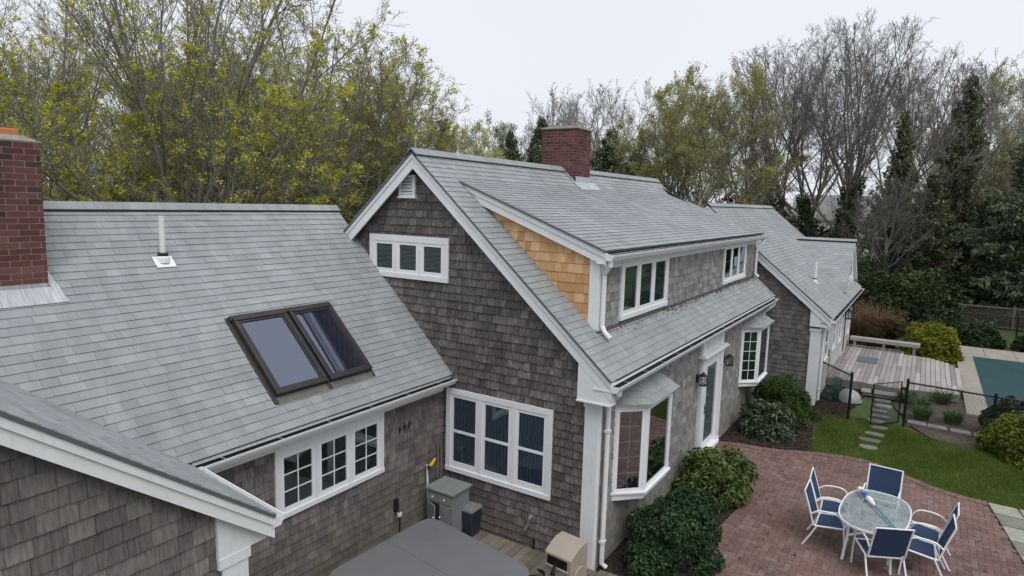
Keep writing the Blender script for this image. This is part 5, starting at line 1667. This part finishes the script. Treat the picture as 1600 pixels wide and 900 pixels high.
def tuft(name, label, cat, c, n, h, r, mat, seed, w=.012, group=None, lean=.6, cols=(.3, .8), parent=None, part='blades'):
    g = np.random.default_rng(seed)
    root = parent or thing(name, label, cat, (c[0], c[1], -.03), 0, group)
    az = g.uniform(0, 2 * np.pi, n); rr = r * .35 * np.sqrt(g.random(n))
    base = np.column_stack([np.cos(az) * rr, np.sin(az) * rr, np.zeros(n)])
    out = np.column_stack([np.cos(az + g.normal(0, .5, n)), np.sin(az + g.normal(0, .5, n)), np.zeros(n)])
    hh = h * g.uniform(.55, 1.1, n); l = r * lean * g.uniform(.2, 1.1, n)
    s = np.cross(out, np.array([0, 0, 1.])) * w
    mid = base + out * (l * .35)[:, None] + np.array([0, 0, 1.]) * (hh * .7)[:, None]
    tip = base + out * l[:, None] + np.array([0, 0, 1.]) * (hh * g.uniform(.6, 1.05, n))[:, None]
    V = np.stack([base - s * .7, base + s * .7, mid + s, mid - s, tip + s * .1, tip - s * .1], 1).reshape(-1, 3)
    F = (np.arange(n)[:, None] * 6 + np.array([[0, 1, 2, 3]])); F2 = (np.arange(n)[:, None] * 6 + np.array([[3, 2, 4, 5]]))
    np_mesh(part, V, np.concatenate([F, F2]), mat, root, np.repeat(g.uniform(*cols, n), 6))
    return root
for i, (x, y, lb) in enumerate([(12.1, -4.15, 'day lily clump closest to the gate hinge post'), (13.0, -4.1, 'middle day lily clump of the bed row along the deck side'), (14.2, -4.65, 'large day lily clump beside the deck corner'), (12.2, -4.85, 'day lily clump on the pool side of the bed'), (13.6, -3.75, 'day lily clump nearest to the deck step')]):
    tuft('day_lily', 'bright green ' + lb, 'plant', (x, y), 190, .42, .48, 'lily', 20 + i, .014, 'day lilies in the fenced bed')
for i, (x, y) in enumerate([(12.5, -1.7), (13.3, -2.1), (13.1, -1.75)]):
    tuft('seedling', ['small weed beside the cottage downspout', 'small green plant in soil near the deck corner', 'little olive plant against the cottage front wall'][i], 'plant', (x, y), 50, .2, .25, 'lily', 40 + i, .01, 'small plants in the soil by the cottage')
# dry ornamental grass at the cottage end
for i, (x, y, h, lb) in enumerate([(21.9, -1.6, 1.6, 'tall reddish dry shrub behind the bench nearest the cottage'), (22.6, -2.5, 1.7, 'reddish dry shrub behind the middle of the bench'), (23.6, -1.2, 1.8, 'tallest dry stemmed shrub at the cottage end wall')]):
    r = tuft('dry_shrub', lb, 'shrub', (x, y), 900, h, 1.1, 'drygrass', 50 + i, .011, 'dry shrubs behind the bench', .8, (0, 1), part='stems')
    tuft('', '', '', (x, y), 420, h * .75, 1.0, 'freshstem', 60 + i, .014, None, .8, (0, 1), parent=r, part='fresh_shoots')

# ================================================================== TREES
def norm(a):
    return a / (np.linalg.norm(a, axis=-1, keepdims=True) + 1e-9)
def march(g, start, d, L, K, wig, up, out=None):
    """polylines: start (N,3), direction (N,3), length (N,)"""
    P = [start]; d = d.copy()
    for k in range(K - 1):
        d = norm(d + g.normal(0, wig, d.shape) + np.array([0, 0, up]))
        P.append(P[-1] + d * (L / (K - 1))[:, None])
    return np.stack(P, 1)
def spawn(g, P, Rd, n, t0, t1, ang, asd, lf, lsd, K, wig, up, Lp, rf=.62, tipr=.35, minr=.008, taper_len=.55, ff=.0, env=None, fill=(.8, 1.), spread=0.):
    N, KP, _ = P.shape
    t = t0 + (t1 - t0) * (np.arange(n)[None, :] + g.random((N, n))) / n
    t = np.clip(t, 0, .999)
    x = t * (KP - 1); i = x.astype(int); f = (x - i)[..., None]
    idx = np.arange(N)[:, None]
    pos = P[idx, i] * (1 - f) + P[idx, i + 1] * f
    tan = norm(P[idx, i + 1] - P[idx, i])
    r = (Rd[idx, i] * (1 - f[..., 0]) + Rd[idx, i + 1] * f[..., 0])
    ref = norm(g.normal(size=(N, 1, 3))); a = norm(ref - tan * (ref * tan).sum(-1, keepdims=True)); b = np.cross(tan, a)
    az = (np.arange(n)[None, :] * 2.4 + g.uniform(0, 6.28, (N, 1)) + g.normal(0, .35, (N, n)))[..., None]
    al = np.abs(R_(ang) * (1 + spread * (.5 - (t - t0) / (t1 - t0 + 1e-6))) + g.normal(0, R_(asd), (N, n)))[..., None]
    d = norm(tan * np.cos(al) + (a * np.cos(az) + b * np.sin(az)) * np.sin(al))
    if ff:
        d = norm(d * np.array([1, 1, 1 - ff]))
    L = Lp[:, None] * lf * (1 - taper_len * t) * np.exp(g.normal(0, lsd, (N, n)))
    pos = pos.reshape(-1, 3); d = d.reshape(-1, 3); L = L.ravel()
    if env is not None:
        sc_ = np.array([env[1], env[1], env[2]]); c_ = np.array([0, 0, env[0]])
        de = norm(d + np.array([0, 0, up * K * .5])) / sc_; pe = (pos - c_) / sc_
        A_ = (de * de).sum(-1); B_ = 2 * (pe * de).sum(-1); C_ = (pe * pe).sum(-1) - 1
        disc = np.sqrt(np.maximum(B_ * B_ - 4 * A_ * C_, 0)); dist = np.maximum((-B_ + disc) / (2 * A_), .4)
        dist = dist * g.uniform(fill[0], fill[1], len(L))
        L = dist if lf > 5 else np.minimum(L, dist)
    r = np.maximum(r.ravel() * rf, minr)
    Q = march(g, pos, d, L, K, wig, up)
    RR = r[:, None] * np.linspace(1, tipr, K)[None, :]
    return Q, np.maximum(RR, minr * .7), L
def tubes(P, Rd, sides, g):
    N, K, _ = P.shape
    T = np.empty_like(P); T[:, 1:-1] = P[:, 2:] - P[:, :-2]; T[:, 0] = P[:, 1] - P[:, 0]; T[:, -1] = P[:, -1] - P[:, -2]
    T = norm(T); ref = norm(g.normal(size=(N, 1, 3))); a = norm(ref - T * (ref * T).sum(-1, keepdims=True)); b = np.cross(T, a)
    th = np.arange(sides) * 2 * np.pi / sides
    V = P[:, :, None, :] + (a[:, :, None, :] * np.cos(th)[None, None, :, None] + b[:, :, None, :] * np.sin(th)[None, None, :, None]) * Rd[:, :, None, None]
    base = (np.arange(N) * K * sides)[:, None, None] + (np.arange(K - 1) * sides)[None, :, None]
    k = np.arange(sides)[None, None, :]; k2 = (k + 1) % sides
    F = np.stack([base + k, base + k2, base + sides + k2, base + sides + k], -1).reshape(-1, 4)
    return V.reshape(-1, 3), F
def join(parts):
    Vs, Fs, o = [], [], 0
    for V, F in parts:
        Vs.append(V); Fs.append(F + o); o += len(V)
    return np.concatenate(Vs), np.concatenate(Fs)
def skeleton(seed, H, trunk, levels, minr=.01):
    g = np.random.default_rng(seed)
    nt = trunk.get('n', 1)
    az = np.arange(nt) * 2 * np.pi / nt + g.uniform(0, 6)
    ln = trunk.get('lean', .05)
    st = np.column_stack([np.cos(az), np.sin(az), np.zeros(nt)]) * trunk.get('gap', 0)
    st[:, 2] = -.2
    d = norm(np.column_stack([np.cos(az) * ln, np.sin(az) * ln, np.ones(nt)]) + g.normal(0, .03, (nt, 3)))
    L = np.full(nt, H * trunk['h']) * g.uniform(.85, 1.1, nt)
    P = march(g, st, d, L, 9, trunk.get('wig', .06), trunk.get('up', .03))
    r0 = H * trunk.get('r', .022)
    Rd = r0 * np.linspace(1, trunk.get('tip', .3), 9)[None, :] * np.ones((nt, 1)); Rd[:, 0] *= 1.35
    out = [(P, Rd)]
    for lv in levels:
        lv = dict(lv)
        if 'env' in lv: lv['env'] = tuple(e * H for e in lv['env'])
        P, Rd, L = spawn(g, P, Rd, Lp=L, minr=minr, **lv)
        out.append((P, Rd))
    # fit to the wanted height
    top = max(p[..., 2].max() for p, _ in out)
    sc = H / top
    return [(p * sc, r_ * (1 if i else sc)) for i, (p, r_) in enumerate(out)], g
SIDES = [9, 6, 4, 3, 3, 3]
def wood(sk, g, lo, hi):
    return join([tubes(p, r_, SIDES[i], g) for i, (p, r_) in enumerate(sk) if lo <= i < hi])
def buds(sk, g, per, L, Wd, k=3, frac=1., lvl=-1, zlo=0, lo_bias=0., spread=.05):
    P, _ = sk[lvl]
    n = len(P)
    tops = P[..., 2].max()
    w = np.ones(n)
    if lo_bias:
        zz = P[:, -1, 2] / tops
        w = np.clip(1.25 - lo_bias * zz, .05, 1)
    keep = g.random(n) < frac * w
    P = P[keep]; n = len(P)
    t = g.uniform(.25, 1, (n, per)); x = t * (P.shape[1] - 1.001); i = x.astype(int); f = (x - i)[..., None]
    idx = np.arange(n)[:, None]
    c = (P[idx, i] * (1 - f) + P[idx, i + 1] * f).reshape(-1, 3)
    tone = np.repeat(g.normal(.5, .2, len(c)), k)
    c = np.repeat(c, k, 0) + g.normal(0, spread, (len(c) * k, 3))
    d = norm(rand_unit(g, len(c)) + np.array([0, 0, .3]))
    return leaf_quads(c, d, g, L, Wd), tone + g.normal(0, .12, len(c))
def lv(n, t0, t1, ang, asd, lf, lsd=.2, K=5, wig=.12, up=.04, **k):
    return dict(n=n, t0=t0, t1=t1, ang=ang, asd=asd, lf=lf, lsd=lsd, K=K, wig=wig, up=up, **k)

def make_tree(name, seed, H, trunk, levels, bark, leaf=None, minr=.01, ivy=None, split=2):
    sk, g = skeleton(seed, H, trunk, levels, minr)
    root = thing(name, 'x', 'tree')
    V, F = wood(sk, g, 0, split); np_mesh('trunk', V, F, bark, root, smooth=True)
    V, F = wood(sk, g, split, 9); np_mesh('branches', V, F, bark, root)
    if leaf:
        mat, kw = leaf
        V, c = buds(sk, g, **kw); quads_obj('crown', V, mat, root, c)
    if ivy:
        P, Rd = sk[0]; q = ivy
        n = 9000
        ti = g.integers(0, len(P), n); t = g.uniform(0, q, n) * (P.shape[1] - 1.001); i = t.astype(int); f = (t - i)[:, None]
        c = P[ti, i] * (1 - f) + P[ti, i + 1] * f; r_ = Rd[ti, i]
        o = norm(rand_unit(g, n) * np.array([1, 1, .2])); lump = .14 + .2 * np.abs(np.sin(c[:, 2] * 1.7 + ti * 2 + o[:, 0] * 2))
        c = c + o * (r_ + lump * g.random(n))[:, None]
        V = leaf_quads(c, norm(o + np.array([0, 0, -.4])), g, .16, .4); quads_obj('ivy', V, 'ivy', root, g.normal(.45, .25, n))
    return root, H

def place(px, depth):
    d = RT * (px - 800) + FW * F_PX
    d = d / d.dot(FW) * depth
    h = np.array([d[0], d[1]]); 
    d2 = FW[:2] / np.linalg.norm(FW[:2])
    h = h * (depth / h.dot(d2))
    return CAM[0] + h[0], CAM[1] + h[1]
def height(px, ytop, depth):
    yh = 316 + (px - 800) * .027
    return 5.556 + (yh - ytop) * depth / F_PX
used = {}
def plant(proto, px, ytop, depth, label, group=None, rz=None, widen=1.):
    root, H = proto
    i = used.get(root.name, 0); used[root.name] = i + 1
    o = root if i == 0 else copy_tree(root)
    x, y = place(px, depth)
    o.location = (x, y, -.06)
    k = height(px, ytop, depth) / H
    o.scale = (k * widen, k * widen, k)
    o.rotation_euler = (0, 0, rz if rz is not None else (i * 2.1 + .4))
    o['label'] = label
    if group: o['group'] = group
    return o

def crown(n1, a1, env, n2=9, n3=8, n4=6, n5=3, sp=.9, a2=30, t0=.4):
    return [lv(n1, t0, 1., a1, 9, 9., .1, 9, .07, .05, rf=.5, env=env, spread=sp, fill=(.82, 1.)), lv(n2, .2, 1., a2, 10, .5, .2, 6, .09, .05, rf=.55, env=env, fill=(.85, 1.05)),
            lv(n3, .12, 1., 33, 12, .46, .25, 5, .11, .05, rf=.58), lv(n4, .1, 1., 34, 14, .5, .3, 4, .12, .04, rf=.6)] + ([lv(n5, .2, 1., 34, 14, .6, .3, 3, .1, .03)] if n5 else [])
mapleA = make_tree('maple_tree', 101, 15, dict(h=.36, r=.0125, wig=.05, tip=.7), crown(22, 48, (.4, .52, .6), 10, 8, 6, 4, sp=1.2), 'bark', ('bud', dict(per=2, L=.056, Wd=.5, k=6, frac=.21, lo_bias=1.0, spread=.05)), .0065)
mapleB = make_tree('maple_tree', 102, 12, dict(n=3, gap=.25, lean=.35, h=.36, r=.0115, wig=.07, tip=.6), crown(8, 42, (.4, .55, .6), 10, 8, 6, 4, sp=1.1, t0=.35), 'bark', ('bud', dict(per=2, L=.056, Wd=.5, k=6, frac=.19, lo_bias=1.0, spread=.05)), .0065)
LF = 'budding maples behind the low wing'
plant(mapleA, 300, -150, 21, 'widest spreading budding maple, its dark trunk behind the white vent pipe', LF, 1.0, 1.05)
plant(mapleB, 480, 42, 24, 'budding maple with forked stems left of the gable peak', LF, .3, 1.2)
plant(mapleA, 90, -40, 26, 'budding maple behind the left brick chimney', LF, 3.3)
plant(mapleB, -90, 40, 22, 'budding maple at the far left edge of the photo', LF, 2.0, 1.1)
plant(mapleB, 655, 165, 31, 'lower budding maple right behind the gable peak', LF, 4.0, 1.0)
plant(mapleB, 575, 105, 27, 'budding maple leaning over the rear rake of the gable', LF, 2.9, 1.05)
plant(mapleA, 400, 60, 34, 'budding maple farther back between the two largest maples', LF, 5.1)
plant(mapleB, 200, 80, 33, 'budding maple farther back left of the white vent pipe', LF, 1.2)

bareA = make_tree('bare_tree', 111, 18, dict(h=.55, r=.011, wig=.04, tip=.5, n=3, gap=.5, lean=.14), crown(6, 31, (.56, .34, .44), 8, 7, 6, 2, sp=.9, t0=.45), 'barkdark', ('budbrown', dict(per=1, L=.06, Wd=.4, k=1, frac=.15)), .009, ivy=.8)
bareB = make_tree('bare_tree', 112, 18, dict(h=.55, r=.012, wig=.05, tip=.5, n=2, gap=.3, lean=.12), crown(8, 34, (.56, .35, .44), 8, 7, 6, 2, sp=.9, t0=.45), 'bark', ('budbrown', dict(per=1, L=.06, Wd=.4, k=1, frac=.15)), .009)
bareC = make_tree('bare_tree', 113, 13, dict(h=.5, r=.012, wig=.05, tip=.6), crown(13, 34, (.55, .34, .45), 8, 7, 5, 2, sp=1.1), 'barkpale', ('budpale', dict(per=1, L=.07, Wd=.4, k=1, frac=.1)), .011)
leafy = make_tree('leafing_tree', 114, 15, dict(h=.42, r=.012, wig=.05, tip=.6, n=2, gap=.3, lean=.15), crown(9, 36, (.48, .38, .52), 9, sp=1.2, t0=.3), 'bark', ('budpale', dict(per=2, L=.085, Wd=.48, k=4, frac=.24, spread=.1)), .009)
paleT = make_tree('pale_tree', 115, 12, dict(h=.5, r=.012, wig=.06, tip=.5), crown(12, 32, (.5, .3, .5), 8, 7, 5, 0, sp=1.1, t0=.25), 'barkpale', ('palebud', dict(per=3, L=.12, Wd=.45, k=2, frac=.5, spread=.12)), .012)
BG = 'bare trees behind the cottage'
plant(bareC, 868, 138, 56, 'thin bare tree behind the left edge of the main chimney')
plant(bareC, 962, 126, 54, 'round topped bare tree right of the main chimney', None, 2.)
plant(bareC, 1008, 180, 60, 'small bare tree between the main chimney and the yellow green trees', None, 4.4)
plant(leafy, 1105, 98, 42, 'yellow green leafing tree above the cottage ridge peak', 'leafing trees', .8)
plant(leafy, 1050, 128, 46, 'yellow green leafing tree nearest the main chimney', 'leafing trees', 2.6)
plant(leafy, 1585, 92, 58, 'yellow green leafing tree behind the dark spruce at the right edge', 'leafing trees', 4.2)
plant(leafy, 1470, 190, 62, 'yellow green leafing tree glimpsed behind the tall thin cedar', 'leafing trees', 5.2)
plant(bareA, 1178, 72, 50, 'bare many stemmed tree directly right of the yellow green trees', BG, 1.)
plant(bareB, 1235, 52, 44, 'bare tree over the middle of the cottage ridge', BG, .5)
plant(bareA, 1292, 22, 41, 'tallest bare tree with ivy on its lower stems', BG, 2.7)
plant(bareB, 1352, 36, 43, 'bare wide topped tree over the gable dormer of the cottage', BG, 3.9)
plant(bareA, 1425, 92, 47, 'bare purplish tree between the two dark cedars', BG, 4.6)
plant(bareA, 1372, 265, 35, 'small bare sapling in front of the ivy covered column', None, .9)
plant(bareC, 1532, 78, 46, 'pale barked bare tree before the dark spruce', BG, 1.3)
plant(bareC, 900, 150, 62, 'bare tree hidden partly by the main chimney')
plant(paleT, 748, 188, 55, 'pale blossoming tree next to the maple, over the main ridge', 'pale budding trees', .3)
plant(paleT, 780, 180, 58, 'middle one of the pale blossoming trees over the main ridge', 'pale budding trees', 2.3)
plant(paleT, 815, 192, 54, 'pale blossoming tree closest to the main chimney', 'pale budding trees', 4.3)

def make_conifer(name, seed, H, R0, mat, nb=260, per=55, L=.34, rag=.35, droop=-.25, z0=.06, shape=.8, wd=.2, ivy=False):
    g = np.random.default_rng(seed)
    root = thing(name, 'x', 'tree')
    P = march(g, np.array([[0, 0, -.2]]), np.array([[0, 0, 1.]]), np.array([H]), 10, .02, .1)
    Rd = (H * .014) * np.linspace(1, .08, 10)[None, :]
    V, F = tubes(P, Rd, 8, g); np_mesh('trunk', V, F, 'barkdark', root, smooth=True)
    z = (z0 + (1 - z0) * g.random(nb) ** .85) * H
    az = g.uniform(0, 2 * np.pi, nb)
    ph = g.uniform(0, 6.28, 6)
    lump = 1 + rag * (np.sin(az * 2 + z * 1.1 + ph[0]) * np.sin(z * 1.7 + ph[1]) + .6 * np.sin(z * 3.1 + az + ph[2]))
    lump = np.clip(lump, .25, 1.9)
    Lb = R0 * np.clip(1 - z / H, .02, 1) ** shape * lump * g.uniform(.45, 1.2, nb) + .15
    d = norm(np.column_stack([np.cos(az), np.sin(az), np.full(nb, droop) + .9 * (z / H) ** 2 + g.normal(0, .12, nb)]))
    st = np.column_stack([np.zeros(nb), np.zeros(nb), z])
    B = march(g, st, d, Lb, 5, .08, .05)
    RB = (.012 + .012 * Lb)[:, None] * np.linspace(1, .3, 5)[None, :]
    V, F = tubes(B, RB, 3, g); np_mesh('branches', V, F, 'barkdark', root)
    pb = np.maximum(6, (per * Lb / Lb.mean()).astype(int))
    bi = np.repeat(np.arange(nb), pb); n = len(bi)
    t = g.uniform(.18, 1, n) * 3.999; i = t.astype(int); f = (t - i)[:, None]
    c = B[bi, i] * (1 - f) + B[bi, i + 1] * f
    tan = norm(B[bi, i + 1] - B[bi, i])
    dd = norm(tan * .6 + rand_unit(g, n) * .75 + np.array([0, 0, .05 if droop > 0 else -.12]))
    c = c + rand_unit(g, n) * (.12 * np.minimum(1, Lb[bi]))[:, None]
    V = leaf_quads(c, dd, g, L, wd, droop=.1)
    quads_obj('needles', V, mat, root, np.repeat(g.normal(.42, .16, nb), pb) + g.normal(0, .14, n))
    return root, H
spruce = make_conifer('spruce_tree', 121, 13, 4.0, 'conifer', 330, 58, .34, .4)
cedar = make_conifer('cedar_tree', 122, 13, 2.5, 'cedartree', 260, 58, .3, .75, .35, .08, .6, .24)
CF = 'dark evergreens beyond the pool'
plant(cedar, 1388, 186, 37, 'dark ivy covered evergreen column right of the cottage dormer', CF, .4, .8)
plant(cedar, 1482, 132, 39, 'tall thin dark cedar in the middle of the right hand trees', CF, 2.2, .62)
plant(spruce, 1612, 165, 33, 'large dark spruce cut by the right edge', CF, 1.0, 1.0)
plant(leafy, 1548, 215, 44, 'yellow green young tree behind the dark spruce and lattice screen', 'leafing trees', 1.7)
plant(cedar, 1440, 275, 36, 'dark bushy cedar standing before the tall thin cedar', CF, 3.2, 1.3)
plant(spruce, 1535, 300, 38, 'dark spruce behind the lattice screen', CF, 4.0, 1.2)
plant(spruce, 1670, 190, 37, 'dark spruce just outside the right edge', CF, 5.0)
plant(spruce, 792, 210, 48, 'small dark conifer among the pale trees over the main ridge', None, .2, .7)
plant(spruce, 838, 192, 52, 'dark conifer touching the left side of the main chimney', None, 2.4, .9)
plant(spruce, 945, 208, 50, 'dark conifer behind the right side of the main chimney', None, 3.6, 1.1)
plant(cedar, 690, 196, 40, 'dark evergreen behind the lower maple right of the gable peak', None, 1.1, 1.2)
plant(cedar, 610, 230, 40, 'dark evergreen just behind the gable peak', None, 4.1, 1.5)
plant(spruce, 985, 240, 47, 'short dark conifer at the end of the main ridge', None, 5.6, 1.2)

# tall brush and saplings under the trees
def brushwood(name, label, px, ytop, depth, rx, ry, seed, mat='hill', n=11000, group=None, leaf=.17):
    x, y = place(px, depth)
    h = height(px, ytop, depth)
    return shrub(name, label, 'shrub', (x, y, -.06), rx, ry, h, mat, n, leaf, .36, seed, 70, .26, 5, group=group)
UB = 'leafy undergrowth bushes beyond the deck'
brushwood('undergrowth_bush', 'green undergrowth bush against the cottage dormer edge', 1350, 378, 33, 2.2, 2.2, 201, group=UB)
brushwood('undergrowth_bush', 'green undergrowth bush behind the reddish dry shrubs', 1395, 415, 31, 2.4, 2.2, 202, group=UB)
brushwood('undergrowth_bush', 'dark undergrowth bush under the ivy covered column', 1440, 405, 34, 2.6, 2.2, 203, 'ivy', group=UB)
brushwood('undergrowth_bush', 'dark undergrowth bush left of the lattice screen', 1490, 425, 36, 2.6, 2.4, 204, 'ivy', group=UB)
brushwood('undergrowth_bush', 'dark undergrowth bush behind the lattice screen', 1560, 420, 40, 3.2, 2.4, 205, 'ivy', group=UB)
brushwood('undergrowth_bush', 'dark undergrowth bush behind the far end of the lattice screen', 1640, 405, 38, 3.0, 2.4, 206, group=UB)
UL = 'undergrowth behind the low wing'
for i, (px, yt, dp, mt) in enumerate([(70, 240, 31, 'hill'), (170, 232, 34, 'ivy'), (265, 255, 30, 'hill'), (350, 235, 34, 'ivy'), (440, 250, 31, 'hill'), (520, 240, 34, 'ivy'), (590, 262, 33, 'hill')]):
    brushwood('undergrowth_bush', ['undergrowth right of the left chimney', 'dark undergrowth left of the white vent pipe', 'undergrowth behind the white vent pipe', 'dark undergrowth right of the white vent pipe', 'undergrowth over the middle of the low ridge', 'dark undergrowth over the right end of the low ridge', 'undergrowth at the rear rake of the gable'][i],
              px, yt, dp, 3.0, 2.6, 210 + i, mt, 12000, UL, .16)
for i, (px, yt, dp, mt) in enumerate([(700, 232, 44, 'hill'), (760, 236, 48, 'ivy'), (905, 250, 50, 'ivy'), (1010, 250, 48, 'ivy'), (1060, 268, 46, 'hill'), (1130, 285, 44, 'brush'), (1200, 300, 43, 'brush'), (1270, 318, 46, 'brush')]):
    brushwood('undergrowth_bush', ['scrub over the main ridge by the gable peak', 'dark scrub under the pale trees', 'dark scrub behind the main chimney', 'dark scrub at the far end of the main ridge', 'scrub under the yellow green trees', 'brown scrub over the cottage ridge peak', 'brown scrub over the far end of the cottage ridge', 'brown scrub before the white house'][i],
              px, yt, dp, 3.4, 2.8, 230 + i, mt, 9000, 'scrub beyond the ridges', .2)

# distant woods: one mass beyond the single trees
g = np.random.default_rng(300)
protoF = [skeleton(301 + i, 13, dict(h=.45, r=.011, wig=.05, tip=.5, n=2, gap=.3, lean=.15), crown(6, 34, (.5, .36, .5), 6, 5, 4, 0), .02)[0] for i in range(3)]
pv = []
for sk in protoF:
    V, F = join([tubes(p, r_, 3, g) for p, r_ in sk]); pv.append((V, F))
parts = []
for i in range(75):
    px = -700 + i * 43 + g.uniform(-25, 25); dp = g.uniform(66, 105)
    x, y = place(px, dp)
    V, F = pv[i % 3]
    a = g.uniform(0, 6.28); k = g.uniform(.5, .72)
    rot = np.array([[math.cos(a), -math.sin(a), 0], [math.sin(a), math.cos(a), 0], [0, 0, 1]])
    parts.append(((V @ rot.T) * k + np.array([x, y, -.1]), F))
V, F = join(parts)
tag(np_mesh('distant_woods', V, F, 'bark'), kind='stuff')
n = 90000
px = g.uniform(-800, 2500, n); dp = g.uniform(58, 110, n)
d2 = FW[:2] / np.linalg.norm(FW[:2]); r2 = np.array([d2[1], -d2[0]])
lat = (px - 800) / F_PX * dp
c = np.column_stack([CAM[0] + d2[0] * dp + r2[0] * lat, CAM[1] + d2[1] * dp + r2[1] * lat, np.zeros(n)])
top = 2.6 + 1.2 * np.sin(lat * .21) + 1.2 * np.sin(lat * .47 + 1) + dp * .012
c[:, 2] = top * g.random(n) ** .8
V = leaf_quads(c, rand_unit(g, n), g, .42, .38)
q = np_mesh('distant_undergrowth', V, np.arange(4 * n).reshape(n, 4), 'hill', None, np.repeat(np.clip(g.normal(.35, .22, n), 0, 1), 4))
tag(q, kind='stuff')

# unseen woods added on the other three sides, tall to darken window reflections
parts = []; cl_ = []
for i in range(70):
    a = YAW + R_(50) + (2 * math.pi - R_(100)) * (i + g.uniform(-.3, .3)) / 70; dp = g.uniform(38, 62)
    V, F = pv[i % 3]
    k = g.uniform(.7, 1.05); q = g.uniform(0, 6.28)
    rot = np.array([[math.cos(q), -math.sin(q), 0], [math.sin(q), math.cos(q), 0], [0, 0, 1]])
    parts.append(((V @ rot.T) * k + np.array([CAM[0] + math.cos(a) * dp, CAM[1] + math.sin(a) * dp, -.1]), F))
V, F = join(parts)
tag(np_mesh('distant_woods', V, F, 'bark'), kind='stuff')
n = 60000
a = YAW + R_(48) + (2 * math.pi - R_(96)) * g.random(n); dp = g.uniform(36, 66, n)
c = np.column_stack([CAM[0] + np.cos(a) * dp, CAM[1] + np.sin(a) * dp, (5.5 + 2 * np.sin(a * 19) + 1.4 * np.sin(a * 43)) * g.random(n) ** .8])
V = leaf_quads(c, rand_unit(g, n), g, .6, .4)
tag(np_mesh('distant_undergrowth', V, np.arange(4 * n).reshape(n, 4), 'hill', None, np.repeat(np.clip(g.normal(.35, .22, n), 0, 1), 4)), kind='stuff')

# white house seen between the trunks
hx, hy = place(1312, 84)
t = thing('white_house', 'distant white house glimpsed between the bare trunks', 'house', (hx, hy, 0), 0.1)
mb = MB(); mb.box((-4, -6, -.1), (4, 6, 4.6)); mb.prism([(-4, -6, 4.6), (4, -6, 4.6), (0, -6, 7.4)], (0, 12, 0)); mb.build('wall', 'white', t)
mb = MB()
for sg in (-1, 1):
    mb.prism([(sg * 4.4, -6.3, 4.35), (0, -6.3, 7.45), (0, -6.3, 7.6), (sg * 4.4, -6.3, 4.5)], (0, 12.6, 0))
mb.build('roof', plain('far grey roof', (.2, .2, .2), .9), t)
F = frame((-4, 6, 0), (0, -1, 0), Z_)
for u in (2, 5, 8, 10.5):
    for z in (.9, 3.0):
        window(t, F, u - .5, u + .5, z, z + 1.3, 1, .1, .07, .05, None, hung=True, sill=True)

# leaf litter caught along the dormer wall and in the roof valley corner
g = np.random.default_rng(77)
n = 420
x = np.where(g.random(n) < .65, g.uniform(.6, 11, n), g.choice([1.2, 3.6, 4.4, 7.4, 9.9], n) + g.normal(0, .3, n)); x = np.clip(x, .55, 11)
y = DY - .03 - np.abs(g.normal(0, .05, n))
c = np.column_stack([x, y, MR_Z - MK * np.abs(y - MR_Y) + .022])
V = leaf_quads(c, norm(rand_unit(g, n) + np.array([0, -.3, .1])), g, .035, .45)
tag(np_mesh('leaf_litter', V, np.arange(4 * n).reshape(n, 4), 'drygrass', None, np.repeat(g.random(n), 4)), kind='stuff')
